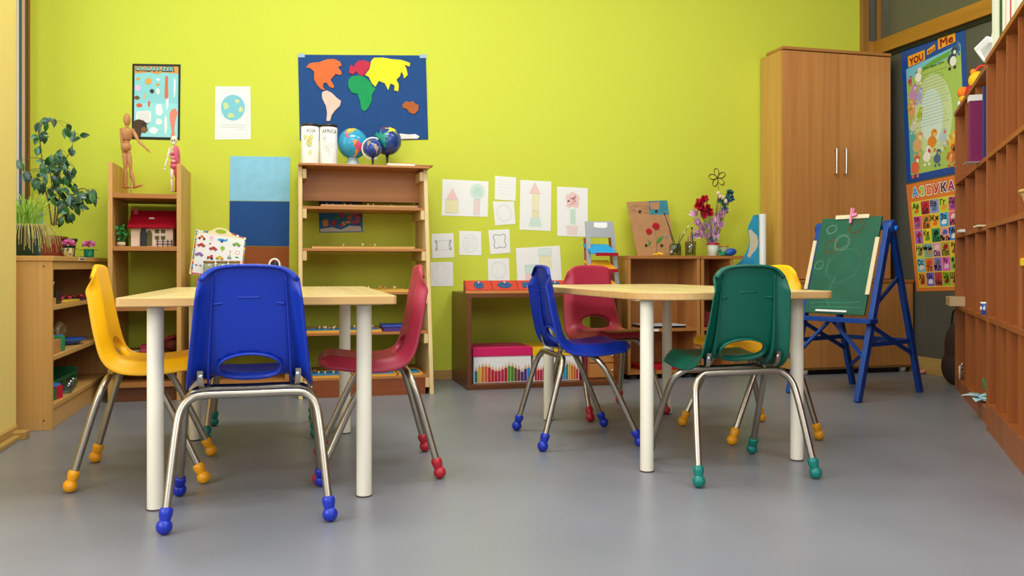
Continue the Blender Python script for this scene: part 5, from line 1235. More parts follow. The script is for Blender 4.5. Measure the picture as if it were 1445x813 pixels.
# pencil boxes
pc = ['2c8a8c', 'f0c020', 'e88020', 'e07030', 'd02820', 'c81c24', 'c4182c', 'c01848', 'cc2050', 'c01c2c', '5ca828', '4c9420', '7a5030', '803c48', '582c78', '4a2c8c', '2c9ce0']
def pencil_box(x0, x1, z1, lidc, lbl, ph=0, y0=4.50, rot=0):
    t = thing('pencil_box', lbl, 'box', ((x0+x1)/2, y0+.12, .026)); zl = z1-.048
    MB().box(x0+.006, x1-.006, y0+.004, y0+.26, .026, zl+.01, K('f0eeea', .5)).build('body', t); MB().box(x0, x1, y0, y0+.265, zl, z1, K(lidc, .45)).build('lid', t, bevel=.002)
    m = MB(); n = 17; w = (x1-x0-.02)/n
    for k in range(n):
        c_ = pc[(k+ph) % 17]; x = x0+.01+k*w; h = .045+.032*abs(sin((k+ph)*.42+.4))+.008*R.random(); yq = y0+.0034; zb = .030
        def pr(pts, mt): m.prism([(a, yq, b) for a, b in pts], (0, -.0006, 0), mt)
        pr([(x+.001, zb), (x+w-.001, zb), (x+w-.001, zb+h), (x+.001, zb+h)], K(c_, .45)); pr([(x+.001, zb+h), (x+w-.001, zb+h), (x+w*.62, zb+h+.016), (x+w*.38, zb+h+.016)], K('e0b088', .5)); pr([(x+w*.38, zb+h+.016), (x+w*.62, zb+h+.016), (x+w*.5, zb+h+.023)], K(c_, .45))
        for f in (.35, .68): m.box(x+w*f-.0004, x+w*f+.0004, yq-.0012, yq-.0006, zb, zb+h, K('00000020'[:6], .5) if False else K('3a2c34', .6))
    m.build('pencil_print', t)
x_a, x_b, x_c, x_d = (pt(p, 520, 4.50).x for p in (667, 751, 819, 828))
pencil_box(x_a, x_b, .215, 'd81c64', 'box printed with coloured pencils under a pink lid, in the brown bookcase')
pencil_box(x_b+.004, x_c, .210, 'f0b818', 'box printed with coloured pencils under a yellow lid, in the brown bookcase', 5)
tag(MB().box(x_c+.006, x_d, 4.50, 4.70, .026, .19, K('8a1450', .45)).build('purple_file', bevel=.002), 'dark magenta file standing between the yellow-lidded box and wooden drawers', 'file')
xe = pt(868, 520, 4.50).x
t = thing('drawer_box', 'two small orange brown cardboard drawers at the right end of the brown bookcase', 'drawers', ((x_d+xe)/2, 4.6, .026))
MB().box(x_d+.006, xe, 4.505, 4.75, .026, .20, K('a86a34', .55)).build('case', t, bevel=.001)
for a, b in ((.036, .112), (.118, .194)):
    d_ = MB().box(x_d+.014, xe-.008, 4.495, 4.506, a, b, K('b87838', .55)).build('drawer', t, bevel=.001); MB().lathe([(.003, 0), (.006, .006), (.001, .008)], (xe-.02, 4.495, (a+b)/2), K('e8dcc0'), 10, Matrix.Rotation(radians(90), 3, 'X')).build('knob', d_)
# step toy
def step_toy():
    y = 4.56; lean = .14
    t = thing('step_rack', 'small silver and red toy rack with blue and yellow steps, beside the flower drawing', 'toy', (1.62, 4.62, BZ))
    zt = pt(845, 312, 4.70).z; sv = mat('silver_board', 'b4b8bc', .35, .5)
    def Pk(x, yy):
        px, py = 820+x/6.25, 290+yy/6.25
        pl = ((0, y, BZ), (0, -cos(lean), sin(lean))); return hit(px, py, *pl)
    n = Vector((0, cos(lean), -sin(lean)))*.012
    MB().prism([Pk(*p) for p in ((38, 140), (285, 140), (298, 282), (47, 282))], n, sv).build('head_board', t)
    def legd(p): 
        q = [Pk(*a) for a in p]; return q
    zb = Pk(0, 740)
    for (a, b, c_, d_) in ((47, 80, 102, 66), (268, 298, 345, 312)):
        q = [Pk(a, 282), Pk(b, 282), Pk(c_, 735), Pk(d_, 735)]
        for i in (2, 3): q[i].z = BZ
        MB().prism(q, n, sv).build('upright', t)
        rd = K('9c1424', .4); q2 = [v+n*1.02 for v in (q[0]+Vector((.004, 0, 0)), q[1]-Vector((.004, 0, 0)), q[2]-Vector((.004, 0, 0)), q[3]+Vector((.004, 0, 0)))]
        MB().prism(q2, (0, .05, 0), rd).build('side_board', t)
    for (xl, xr, yt, c_) in ((95, 325, 420, '1c9cd8'), (100, 325, 563, 'e0981c'), (110, 330, 706, 'e0981c')):
        a, b = Pk(xl, yt), Pk(xr, yt); z = a.z; yf = a.y-.035
        sx = (CAM.y-yf)/(CAM.y-a.y); xa_, xb_ = a.x*sx, b.x*sx; zb_ = z+.052
        MB().prism([(xa_+.004, yf, z-.008), (xb_-.002, yf, z-.008), (xb_-.035, yf+.075, zb_-.008), (xa_-.028, yf+.075, zb_-.008)], (0, 0, .008), K(c_, .4)).build('step', t, bevel=.001)
        MB().box(xa_+.022, xb_, yf-.006, yf, z-.017, z+.002, K('a81424', .4)).build('step_edge', t)
    q = [Pk(*p)-n*.05 for p in ((112, 150), (230, 150), (230, 192), (205, 200), (140, 196), (112, 188))]; MB().prism(q, -n*.03, paper).build('label', t)
step_toy()
# ================================================================== SMALL SHELVES
SZ = .712
t = thing('laptop', 'closed black and silver laptop on the middle board of the beech shelf', 'laptop', (2.1, 4.68, .292))
xa, xb = pt(908, 460, 4.62).x, pt(968, 460, 4.62).x
MB().box(xa, xb, 4.615, 4.80, .294, .303, K('18181a', .4)).build('base', t, bevel=.002); MB().box(xa+.003, xb-.002, 4.612, 4.80, .304, .310, K('c8ccd0', .3)).build('lid', t, bevel=.002)
xa, xb = pt(905, 515, 4.62).x, pt(958, 515, 4.62).x; t = thing('folder', 'flat red folder lying on the bottom of the beech shelf', 'folder', ((xa+xb)/2, 4.7, .05)); MB().box(xa, xb, 4.615, 4.82, .051, .076, K('b01020', .4)).build('cover', t, bevel=.002)
tag(MB().box(pt(922, 465, 4.598).x, pt(930, 465, 4.598).x, 4.599, 4.6015, .276, .288, paper).build('label'), 'small white label on the shelf edge beneath the laptop', 'label')
m = MB(); xq = pt(1000, 452, 4.64).x; m.box(xq-.03, xq+.05, 4.64, 4.68, .294, .38, mat('patterned_red', '7c1c20', .6, var=.8, vscale=90)); tag(m.build('tin', bevel=.004), 'dark red patterned tin inside the narrow beech shelf', 'tin')
# painted cardboard
CP = ((0, 4.78, SZ), (0, -cos(.10), sin(.10))); n = Vector(CP[1])
t = thing('cardboard_painting', 'brown cardboard sheet with two red flowers and a blue painted top, leaning on the wall', 'painting', tuple(hit(920, 361, *CP)))
def q6(p): return qd(p, 880, 270, 8.125)
def cp(p, off): return [hit(x, y, *CP, off) for x, y in q6(p)]
kr = mat('kraft_card', 'b8885a', .75, var=.06, vscale=30)
q = cp([(30, 125), (480, 103), (497, 108), (520, 268), (545, 420), (575, 745), (160, 745)], 0)
for v in q[-2:]: v.z = SZ+.0005
m = MB(); m.prism(q, n*.003, kr); m.build('card', t)
m = MB(); m.prism(cp([(285, 115), (480, 105), (497, 110), (518, 268), (292, 268)], .0031), n*.0004, mat('teal_crayon', '3c8494', .8, var=.25, vscale=60)); m.prism(cp([(300, 130), (405, 122), (408, 205), (305, 210)], .0036), n*.0003, kr)
for k in range(26): x = 60+R.random()*220; yy = 150+R.random()*100; q2 = cp([(x, yy), (x+R.uniform(20, 60), yy+R.uniform(-8, 8))], .0042); m.tube(q2, .0004, K('8a5a5c'), 4)
m.build('crayon_area', t)
for x, yy in ((183, 235), (372, 232), (255, 622), (433, 624)): m = MB(); m.prism(cp([(x+16*cos(2*pi*k/14), yy+18*sin(2*pi*k/14)) for k in range(14)], .0045), n*.0006, K('2c2418')); m.build('punched_hole', t)
m = MB()
for x0, y0, x1, y1 in ((365, 460, 372, 700), (280, 560, 290, 630), (262, 545, 300, 600)): m.tube(cp([(x0, y0), ((x0+x1)/2+4, (y0+y1)/2), (x1, y1)], .005), .0009, K('6a8040'), 6)
g = K('3c9030', .6)
m.prism(cp([(372, 600), (385, 560), (410, 530), (450, 512), (440, 545), (415, 575), (385, 600)], .0045), n*.0012, g); m.prism(cp([(278, 620), (285, 585), (300, 570), (312, 590), (300, 615), (288, 630)], .0045), n*.0012, g); m.build('stem_and_leaves', t)
for x, yy, r_ in ((284, 463, 42), (366, 403, 50)):
    m = MB(); ce = cp([(x, yy)], .006)[0]; s_ = r_/8.125/F*5.0
    for k in range(70):
        a = R.random()*2*pi; rr = s_*sqrt(R.random())*.85; m.ell(ce+Vector((rr*cos(a), -.003*R.random(), rr*sin(a))), s_*.17, K('c01828', .7), 8, 6)
    m.build('yarn_flower', t)
m = MB()
for k in range(30): a = R.random()*2*pi; r_ = R.random(); cx_ = pt(931, 361, 4.66); m.ell((cx_.x+.036*r_*cos(a), 4.66+.025*r_*sin(a), SZ+.007+.012*(1-r_)*R.random()), (.008, .006, .006), K('e8b01c', .5), 8, 6)
tag(m.build('pasta_flower'), 'small flat yellow pasta flower in front of the cardboard painting', 'ornament')
# glass jar with brushes and paper flowers
c = pt(953, 361, 4.66); c.z = SZ; t = thing('brush_jar', 'glass jar of paintbrushes with silver paper flowers, beside the cardboard painting', 'jar', tuple(c))
MB().lathe([(.030, 0), (.034, .003), (.035, .055), (.030, .068), (.033, .072), (.031, .072), (.028, .066), (.033, .053), (.032, .005), (.001, .004)], c, glass('brush_glass', 'cfd8b8'), 26).build('glass', t)
def br(px0, py0, px1, py1, y1, col, r_=.0022, tip=None, name='brush', par=None):
    a = Vector((pt(px0, py0, c.y).x, c.y+R.uniform(-.01, .01), max(SZ+.006, pt(px0, py0, c.y).z))); b = pt(px1, py1, y1); m = MB(); m.tube([a, a.lerp(b, .8), b], [r_*.8, r_, r_*.7], K(col, .4), 8)
    if tip: d = (b-a).normalized(); m.tube([b, b+d*.008, b+d*.022], [r_*1.2, r_*1.3, .0006], K(tip, .7), 8)
    m.build(name, par or t)
br(957, 359, 938.5, 304, 4.68, '2a1c1c', .0028, '3a2018'); br(955, 358, 944, 325, 4.66, '4a2c28'); br(950, 358, 965, 330, 4.66, '2c5a4c', .0028, 'd8d8c8'); br(950, 357, 970, 322, 4.66, '30503c', .0022, 'e0e8d0'); br(952, 359, 960, 330, 4.67, '7c6a4a')
m = MB(); sv = mat('silver_foil', 'c8c8c4', .35, .4)
for ce in (pt(940, 334, 4.64), pt(948, 352, 4.635)):
    for k in range(9): leaf(m, ce, rv()+Vector((0, -.5, 0)), rv(), .024, .009, sv, .3)
m.build('foil_flower', t)
c = pt(974.5, 361, 4.67); c.z = SZ; t = thing('pencil_glass', 'straight glass of pencils between the brush jar and the bouquet cup', 'glass', tuple(c))
MB().lathe([(.031, 0), (.032, .002), (.034, .086), (.0325, .086), (.030, .004), (.001, .003)], c, glass('pencil_glass_m', 'dde4b8'), 24).build('glass', t)
for a_ in ((973, 359, 975, 328, 'b8483c'), (971, 359, 971, 333, '6a3c58'), (976, 359, 978, 331, '4c6a80'), (969, 359, 969, 338, 'a04c50'), (978, 359, 976, 322, '2a2a2c'), (974, 359, 980, 333, '8c7c5c')): br(*a_[:4], 4.67, a_[4], .003, name='pencil')
MB().ell(pt(976.5, 322, 4.67), .0065, K('1c1c20', .4), 10, 8).build('pencil_top', t)
# bouquet
c = pt(1006, 361, 4.68); c.z = SZ; t = thing('bouquet_cup', 'frosted cup with a red rim holding red, pink and blue artificial flowers', 'flowers', tuple(c))
zr = pt(1006, 343.5, 4.68).z-SZ
MB().lathe([(.026, 0), (.028, .002), (.035, zr-.006), (.033, zr-.006), (.026, .006)], c, mat('frosted_plastic', 'd8dcc8', .5, alpha=.82), 28).build('cup', t)
MB().lathe([(.035, zr-.009), (.038, zr-.007), (.038, zr+.003), (.034, zr+.003), (.033, zr-.004)], c, K('c02430', .4), 28).build('rim', t)
st = MB(); gs = K('4c6a54', .6)
def sp(px, py, y=4.68): return pt(px, py, y)
def stem_to(p, col='4c6a54', r_=.0016): st.tube(catmull([c+Vector((R.uniform(-.015, .015), R.uniform(-.012, .012), .02)), c.lerp(p, .45)+Vector((R.uniform(-.01, .01), 0, .01)), p], 5), r_, K(col, .6), 7)
rdm = [K('c4142c', .6), K('d82440', .6), K('a80c20', .6)]; m = MB()
for px, py in ((988, 285), (994, 281), (990, 294), (998, 292), (1001, 300), (995, 303), (986, 291)):
    p = sp(px, py, 4.66+R.uniform(-.015, .02)); stem_to(p, '3a6a90' if px > 995 else '4c6a54')
    for k in range(26): leaf(m, p, rv(), rv(), .030, .015, R.choice(rdm), .4)
m.build('red_blossoms', t)
m = MB(); pks = [K('dca4c4', .7), K('e4b4d0', .7), K('c88cb4', .7)]
for px, py in ((980, 300), (984, 312), (990, 322), (1000, 318), (1008, 312), (1014, 305), (1019, 300), (1004, 328), (1010, 325), (1016, 316), (996, 332), (1002, 340), (988, 330), (1012, 335), (983, 328)):
    p = sp(px, py, 4.67+R.uniform(-.02, .03)); d0 = (p-(c+Vector((0, 0, zr)))).normalized(); stem_to(p-d0*.02, '8a7a80', .0012)
    for k in range(14): leaf(m, p-d0*.025+rv(.010), d0+rv(.6), rv(), R.uniform(.035, .06), .008, R.choice(pks), .15)
m.build('pink_feathers', t)
m = MB()
for px, py, cl in ((1030, 273, '34606c'), (1031, 280, '2c5868'), (1024, 288, '3a6a60'), (1022, 297, '245a94'), (1018, 283, '3c7468'), (1027, 283, '34606c')):
    p = sp(px, py, 4.69); stem_to(p, '5a6a48')
    for k in range(16): leaf(m, p+rv(.004), rv()+Vector((0, 0, .3)), rv(), .028, .014, K(cl, .7), .35)
m.build('blue_blossoms', t)
m = MB()
for px, py in ((1014, 273), (1020, 279), (1016, 277), (1024, 284)):
    p = sp(px, py, 4.68); stem_to(p, '6a5a38'); m.ell(p, (.013, .012, .015), K('e0c8a4', .7), 12, 8)
m.build('cream_buds', t)
m = MB(); 
for px, py, dx in ((981, 330, -1), (992, 330, -.6), (998, 335, .2)): leaf(m, sp(px+6, py), Vector((dx, -.2, -.1)), Vector((0, -1, .3)), .045, .014, K('1c7a44', .5), .2)
for px, py in ((976, 331), (982, 333)): leaf(m, sp(px+8, py), Vector((-1, -.2, -.25)), Vector((0, -1, .3)), .05, .012, pks[1], .2)
m.build('leaves', t)
ce = sp(1012.5, 251, 4.72); stem_to(sp(1014, 268, 4.70), '7a6a30'); st.tube([sp(1014, 268, 4.70), ce], .0014, K('7a6a30'), 6)
m = MB(); pb = [K('5c2c18', .6), K('4a2418', .6), K('8a7028', .6)]
for k in range(5):
    a = radians(100+72*k); ax = Vector((cos(a), 0, sin(a))); sd = Vector((-sin(a), 0, cos(a))); P = []
    for i in range(17):
        q_ = 2*pi*i/16; P.append(ce+ax*(.030-.027*cos(q_))+sd*(.013*sin(q_)*(1.15-.2*cos(q_))))
    vs = [v for p in P for v in (p+Vector((-.004, -.010, -.003)), p+Vector((.004, .010, .003)))]
    m.add(vs, [(2*i, 2*i+1, 2*i+3, 2*i+2) for i in range(16)], pb[k % 2], True)
m.build('rolled_paper_flower', t, solid=.0026)
st.build('stem', t)
c = pt(1019, 361, 4.77); c.z = SZ; t = thing('cup', 'translucent cup with a yellow lid behind the bouquet cup', 'cup', tuple(c)); zr = .066
MB().lathe([(.028, 0), (.030, .002), (.036, zr-.004), (.034, zr-.004)], c, mat('frosted_yellow', 'c8cc98', .5, alpha=.85), 26).build('cup', t); MB().lathe([(.037, zr-.008), (.0385, zr-.006), (.0385, zr+.003), (.001, zr+.004)], c, K('e8b420', .4), 26).build('lid', t)
# whale
c = pt(1030, 356, 4.64); c.z = SZ; t = thing('toy_whale', 'small blue and green clay whale on the right edge of the shelf top', 'toy whale', tuple(c))
bx = pt(1031, 356, 4.64); m = MB(); m.ell((bx.x, 4.64, SZ+.023), (.038, .026, .023), mat('clay_blue', '1f50a8', .3), 22, 14, Matrix.Rotation(radians(-12), 3, 'Y')); b_ = m.build('body', t)
m = MB(); gx = pt(1018, 355, 4.64); gm = mat('clay_green', '1f9060', .35); m.tube([(bx.x-.028, 4.64, SZ+.014), (gx.x, 4.64, SZ+.014), (gx.x-.012, 4.64, SZ+.026), (gx.x-.02, 4.64, SZ+.042)], [.013, .011, .008, .004], gm, 12); m.ell((gx.x-.018, 4.63, SZ+.034), (.012, .008, .007), gm, 10, 8); m.ell((gx.x-.006, 4.62, SZ+.008), (.016, .010, .008), gm, 10, 8); m.build('tail', t)
# sky cut-out and paper roll
RP = ((0, 4.70, 0), (0, -1, 0))
t = thing('paper_roll', 'tall white rolled paper tube standing beside the wardrobe', 'paper roll', (pt(1076, 380, 4.70).x, 4.70, 0))
c = pt(1076, 380, 4.70); z1 = pt(1076, 302, 4.70).z
m = MB(); m.lathe([(.021, 0), (.021, z1), (.017, z1), (.017, z1-.05)], (c.x, 4.70, 0), K('e4e2dc', .5), 26); m.build('tube', t)
q8 = lambda p: qd(p, 860, 220, 4.065)
t = thing('sky_cutout', 'blue cardboard cut-out with a cream cloud and concave edge, beside the white roll', 'cut-out', (pt(1055, 380, 4.69).x, 4.69, 0))
q = [hit(x, y, (0, 4.69, 0), (0, -1, 0)) for x, y in q8([(828, 340), (857, 338), (857, 655), (725, 660), (722, 628), (748, 612), (770, 580), (788, 550), (800, 520), (804, 490), (803, 460), (795, 425), (800, 400), (815, 370)])]
m = MB(); m.prism(q, (0, .006, 0), mat('sky_card', '2f9cc0', .6, var=.18, vscale=12)); 
xa_, xb_ = q[2].x-.022, q[2].x
m.prism([(xa_, 4.691, 0), (xb_, 4.691, 0), (xb_, 4.691, q[2].z+.002), (xa_, 4.691, q[2].z+.004)], (0, .004, 0), K('2f9cc0', .6)); m.build('card', t)
m = MB(); m.prism([hit(x, y, (0, 4.69, 0), (0, -1, 0), .0002) for x, y in q8([(797, 428), (812, 422), (828, 440), (845, 455), (853, 485), (850, 520), (835, 545), (820, 560), (806, 585), (790, 575), (800, 545), (806, 500), (804, 465)])], (0, -.0008, 0), K('d8d0b0', .7)); m.build('cloud', t)
# ================================================================== RIGHT SHELVES: contents
def U(s, d, z): return UA+UU*s+UN*d+Vector((0, 0, z))
def utag(m, name, label, cat, group=None, bevel=0): return tag(m.build(name, bevel=bevel), label, cat, group)
t = thing('magazine_file', 'purple magazine file with a white top in the low pigeonhole unit', 'file', tuple(U(.82, .1, 1.10)))
m = MB(); ubox(m, .80, .86, -.035, .235, 1.102, 1.365, K('7c1450', .45)); m.build('body', t, bevel=.002); m = MB(); ubox(m, .799, .861, -.036, .236, 1.366, 1.392, K('e8e4dc', .5)); m.build('white_band', t)
m = MB(); ubox(m, .78, .87, -.05, .10, 1.1005, 1.1015, paper); m.build('loose_sheet', t)
t = thing('book', 'dark blue book standing beside the purple magazine file', 'book', tuple(U(.99, .1, 1.10)))
m = MB(); ubox(m, .98, 1.005, .0, .22, 1.101, 1.40, K('26306c', .45)); m.build('cover', t, bevel=.001); m = MB(); ubox(m, .9785, .9795, .006, .012, 1.15, 1.33, K('c0a0b8')); m.build('spine_print', t)
t = thing('wooden_box', 'small pale wooden box on the far end of the pigeonhole shelf', 'box', tuple(U(.0, .05, .445)))
m = MB(); ubox(m, -.07, .13, -.045, .07, .446, .492, K('cfae80', .5)); m.build('box', t, bevel=.002)
c = U(.90, .025, .445); t = thing('cup', 'small blue and white patterned cup on the pigeonhole shelf', 'cup', tuple(c))
MB().lathe([(.016, 0), (.018, .002), (.022, .052), (.020, .052), (.016, .006), (.001, .005)], c, K('2050a0', .3), 22).build('cup', t)
m = MB()
for k in range(7): a = 2*pi*k/7; m.ell(c+Vector((.0195*cos(a), .0195*sin(a), .026)), (.0055, .0055, .009), white, 8, 6)
m.lathe([(.0215, .046), (.0228, .047), (.0228, .053), (.0205, .053)], c, white, 22); m.build('white_pattern', t)
m = MB(); ubox(m, .22, .33, -.02, .03, .818, .832, K('e0dcd0')); utag(m, 'card_stack', 'small stack of white cards on the second pigeonhole board', 'cards')
m = MB(); ubox(m, .84, .98, -.018, .02, .818, .824, K('ece0b8')); utag(m, 'paper_scrap', 'pale paper scrap on the pigeonhole board above the blue cup', 'paper')
t = thing('basket', 'round wicker basket at the right picture edge, in the nearest pigeonhole unit', 'basket', tuple(U(1.93, .07, .818)))
c = U(1.95, .06, .818); wk = mat('wicker', 'c8a060', .7, bump=.8, bscale=160, var=.3, vscale=90)
m = MB(); m.lathe([(.045, 0), (.050, .003), (.072, .062), (.074, .068), (.070, .068), (.048, .008), (.001, .006)], c, wk, 30); m.build('bowl', t)
m = MB(); m.tube([c+Vector((.073*cos(2*pi*k/30), .073*sin(2*pi*k/30), .068)) for k in range(30)], .0055, wk, 8, closed=True); m.build('rim', t)
c = U(1.93, .045, .451); t = thing('toy_jar', 'clear box of coloured toy balls under a yellow lid, at the right picture edge', 'toy box', tuple(c))
m = MB(); m.box(-.045, .045, -.045, .045, 0, .20, glass('toybox_plastic', 'eef4f4'), Matrix.Translation(c)@Matrix.Rotation(radians(53), 4, 'Z')); m.build('clear_box', t)
Mt = Matrix.Translation(c)@Matrix.Rotation(radians(53), 4, 'Z')
m = MB(); m.box(-.05, .05, -.05, .05, .20, .225, K('f0c81c', .4), Mt); m.box(-.03, .03, -.03, .03, .225, .24, K('f0c81c', .4), Mt); m.build('lid', t, bevel=.003)
bc = ['189a48', 'd81c24', '7a1c5c', 'f0c020', 'e8701c', '1c50b8', '1a8a48', 'c01c2c', 'f4f0e8']
for k in range(22):
    i, j = divmod(k, 3); q = c+Matrix.Rotation(radians(53), 3, 'Z')@Vector(((-.024, .022, .0)[j], (-.02, -.018, .022)[j], .022+i*.025)); MB().ell(q, .0195, K(bc[(k*5+i) % 9], .3), 14, 10).build('toy_ball', t)
t = thing('paper_craft', 'crumpled light blue and green paper craft sticking out of the lowest pigeonhole', 'paper craft', tuple(U(.9, .0, .072)))
m = MB()
for k in range(14): a = R.random()*2*pi; leaf(m, U(.9, -.0, .085+.012*R.random()), Vector((cos(a), sin(a), R.uniform(-.02, .25))), Vector((0, 0, 1)), .075, .026, K('a8d8e0', .5) if k % 3 else K('d8eef0', .5), .12)
m.build('blue_paper', t, solid=.001); m = MB()
for k in range(5): leaf(m, U(.95, .03, .10+.02*k), Vector((R.uniform(-.4, .4), R.uniform(-.4, .4), .6)), rv(), .05, .018, K('5c8a4c', .6), .1)
m.build('green_paper', t, solid=.001)
m = MB()
for k in range(4): m.tube([U(.05, .02, .085+.018*k), U(.14, .0, .080+.018*k)], .004, K('d8ccc4'), 8)
m.tube([U(.05, .02, .075), U(.05, .02, .15)], .004, K('d8ccc4'), 8); m.tube([U(.14, .0, .075), U(.14, .0, .145)], .004, K('d8ccc4'), 8)
utag(m, 'toy_ladder', 'small white toy ladder in the lowest pigeonhole at the far end', 'toy ladder')
# binders on top of the near unit
zt = 1.4705; s = 1.10
spec = [('e8ecdc', .075, .30), ('f0f0e8', .06, .31), ('e4ead4', .05, .30), ('1c4c34', .07, .295), ('f0f0ec', .05, .31), ('e8d8c8', .05, .30), ('f2f2ee', .06, .305), ('c8506c', .035, .29), ('f0f0e8', .06, .31), ('e0e6d8', .06, .30), ('f0f0ec', .07, .31)]
ordn = ['first', 'second', 'third', 'fourth', 'fifth', 'sixth', 'seventh', 'eighth', 'ninth', 'tenth', 'eleventh']
cn = {'1c4c34': 'dark green', 'c8506c': 'pink', 'e8d8c8': 'beige'}
for i, (c_, w_, h_) in enumerate(spec):
    g = U(s+w_/2, .15, zt); t = thing('binder', '%s binder on the pigeonhole shelves, %s in the row from the far end' % (cn.get(c_, 'white'), ordn[i]), 'binder', tuple(g), 0, 'binders on top of the pigeonhole shelves')
    m = MB(); ubox(m, s+.001, s+w_-.001, .02, .024, zt, zt+h_, K(c_, .45)); ubox(m, s+.001, s+.004, .024, .26, zt, zt+h_, K(c_, .45)); ubox(m, s+w_-.004, s+w_-.001, .024, .26, zt, zt+h_, K(c_, .45)); m.build('cover', t, bevel=.0008)
    m = MB(); ubox(m, s+.005, s+w_-.005, .03, .25, zt+.004, zt+h_-.008, K('e6e2d6', .8)); m.build('pages', t); s += w_+.002
t = thing('paper_bundle', 'white crumpled papers hanging over the edge beside the binders', 'papers', tuple(U(1.0, .1, zt)))
m = MB()
for k in range(6):
    o_ = U(.98+.014*k, .05, zt+.002); e1 = -UN*R.uniform(.06, .12)+UU*R.uniform(-.04, .05); e2 = Vector((0, 0, R.uniform(.07, .13)))+UU*R.uniform(-.02, .03)
    q = [o_, o_+e1*.6+e2*.25, o_+e1+e2*.7, o_+e1*.45+e2*1.1, o_+e2]; m.prism(q, UU*.0012, paper)
m.build('sheets', t)
c = U(1.02, .05, zt); t = thing('toy_bird', 'small white toy bird with an orange beak on the papers beside the binders', 'toy bird', tuple(c))
m = MB(); m.ell(c+Vector((0, 0, .13)), (.022, .022, .030), K('e8e8e0', .7), 16, 10); m.tube([c, c+Vector((0, 0, .11))], [.02, .016], K('dcdcd0', .7), 12); m.build('body', t)
m = MB(); m.ell(c+Vector((0, 0, .172)), .017, K('ecece4', .7), 14, 10); m.build('head', t)
f = (CAM-c); f.z = 0; f.normalize(); MB().lathe([(.007, 0), (.0005, .018)], c+f*.014+Vector((0, 0, .170)), K('e0901c', .5), 10, Vector((0, 0, 1)).rotation_difference(f).to_matrix()).build('beak', t)
for sg in (-1, 1): MB().ell(c+f*.014+f.cross(Vector((0, 0, 1)))*sg*.007+Vector((0, 0, .178)), .0025, black, 8, 6).build('eye', t)
# plush fruit-like balls on the far unit
t = thing('plush_toy', 'soft red, yellow and orange plush toy on top of the low pigeonhole unit', 'plush toy', tuple(U(.18, .08, zt)))
c = U(.16, .06, zt)
for nm, dx, dz, r_, cl in (('red_body', 0, .05, .047, 'c01c1c'), ('yellow_head', .02, .115, .046, 'f0c020'), ('orange_paw', -.045, .06, .030, 'e88018'), ('orange_ear', .055, .15, .016, 'f09020'), ('yellow_paw', -.04, .028, .026, 'f0b028'), ('orange_ear', -.0, .160, .016, 'f09020')):
    w_ = (CAM-c).cross(Vector((0, 0, 1))).normalized()*-1
    m = MB(); m.ell(c+w_*dx+Vector((0, 0, dz)), (r_, r_*.9, r_), mat('plush_'+cl, cl, .9, bump=.8, bscale=300), 22, 14); m.build(nm, t)
m = MB(); m.tube(catmull([c+Vector((0, 0, .15)), c+Vector((.02, -.02, .185)), c+Vector((.05, -.05, .18)), c+Vector((.07, -.09, .165))], 6), .006, K('e03020', .6), 8); m.build('strap', t)
c = U(.02, .03, zt); m = MB(); m.ell(c+Vector((0, 0, .028)), (.03, .025, .028), K('e8e8e4', .8), 16, 10)
for k in range(5): m.tube([c+Vector((-.029+.012*k, -.024+.004*abs(k-2), .02)), c+Vector((-.026+.012*k, -.020, .05))], .0025, black, 6)
utag(m, 'striped_ball', 'white and black striped soft ball at the far end of the unit top', 'ball')
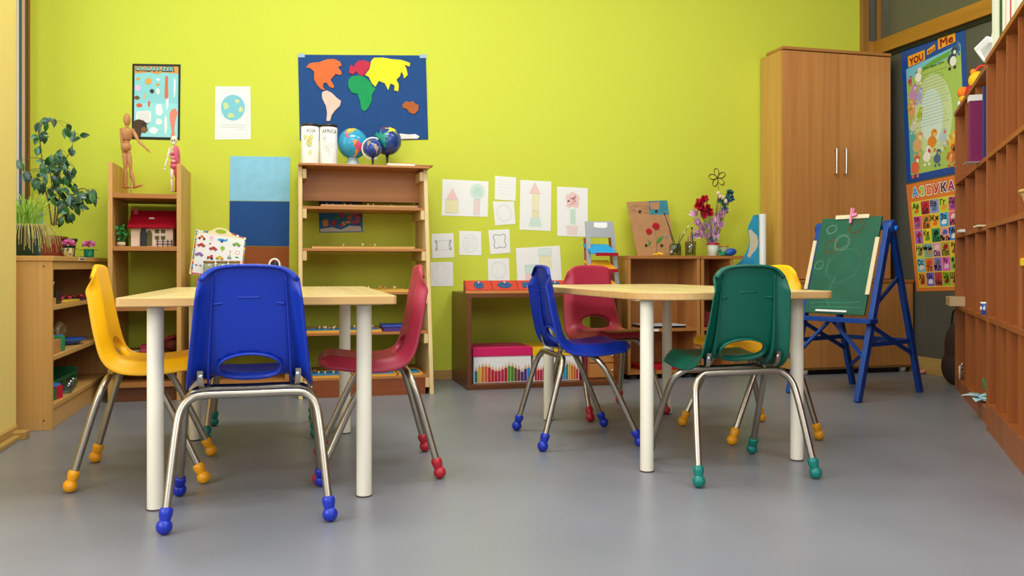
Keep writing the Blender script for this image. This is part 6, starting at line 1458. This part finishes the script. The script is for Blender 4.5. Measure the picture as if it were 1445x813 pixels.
# bag hanging low behind the far end, pink duster on the floor
t = thing('bag', 'dark brown bag standing between the pigeonhole unit and the dark partition', 'bag', (3.56, 3.93, 0))
m = MB(); m.ell((3.535, 3.96, .21), (.045, .07, .13), K('3a241c', .7), 22, 14); m.ell((3.535, 3.97, .10), (.055, .08, .10), K('32201a', .7), 22, 14); m.build('body', t)
MB().tube(catmull([(3.535, 3.93, .32), (3.53, 3.94, .40), (3.535, 3.98, .40), (3.54, 4.0, .32)], 6), .006, K('2a1a14', .6), 8).build('handle', t)
c = onZ(1301, 525, 0.012); m = MB(); m.ell(c, (.022, .018, .012), K('d88c88', .8), 14, 8); m.ell(c+Vector((.018, .004, .003)), (.014, .012, .010), K('e0a098', .8), 12, 8); tag(m.build('pink_sponge'), 'small pink sponge on the floor beside the low cupboard', 'sponge')
# ------------------------------------------------------------------ light and camera
sc = bpy.context.scene
W_ = bpy.data.worlds.new('daylight'); sc.world = W_; W_.use_nodes = True
bg = W_.node_tree.nodes['Background']; bg.inputs['Color'].default_value = (.93, .97, 1, 1); bg.inputs['Strength'].default_value = .7
def area(name, loc, rot, sx, sy, power, col=(1, 1, 1)):
    l = bpy.data.lights.new(name, 'AREA'); l.shape = 'RECTANGLE'; l.size = sx; l.size_y = sy; l.energy = power; l.color = col
    o = bpy.data.objects.new(name, l); C.objects.link(o); o.location = loc; o.rotation_euler = rot
    return o
# daylight through the big windows of the left wall (nearer than the picture's edge)
area('window_daylight', (-1.9, .6, 1.75), (0, radians(-90), 0), 2.0, 3.2, 110, (.98, .99, 1))
# niche window daylight
area('niche_daylight', (NX-.15, 4.2, 1.75), (0, radians(-90), 0), 1.8, .9, 26, (.98, .99, 1))
# ceiling lamps
for x, y, p in ((.2, 1.2, 42), (2.2, 1.0, 30), (.2, 3.3, 44), (2.0, 3.2, 20)):
    area('ceiling_lamp', (x, y, CEIL-.05), (0, 0, 0), 1.2, .6, p, (.97, .99, 1))
area('rear_fill', (1.6, -2.3, 2.3), (radians(78), 0, 0), 3.6, 1.3, 70, (.97, .99, 1))  # added fill light high behind the camera; no window stands there
cd = bpy.data.cameras.new('camera'); co = bpy.data.objects.new('camera', cd); C.objects.link(co)
co.location = CAM; co.rotation_euler = (radians(90), 0, -YAW)
cd.sensor_width = 36; cd.lens = F/1445*36; cd.shift_y = -(406.5-YH)/1445; cd.clip_start = .05
sc.camera = co
sc.view_settings.view_transform = 'Standard'; sc.view_settings.look = 'None'; sc.view_settings.gamma = 1
sc.view_settings.use_curve_mapping = False
sc.view_settings.exposure = -0.2
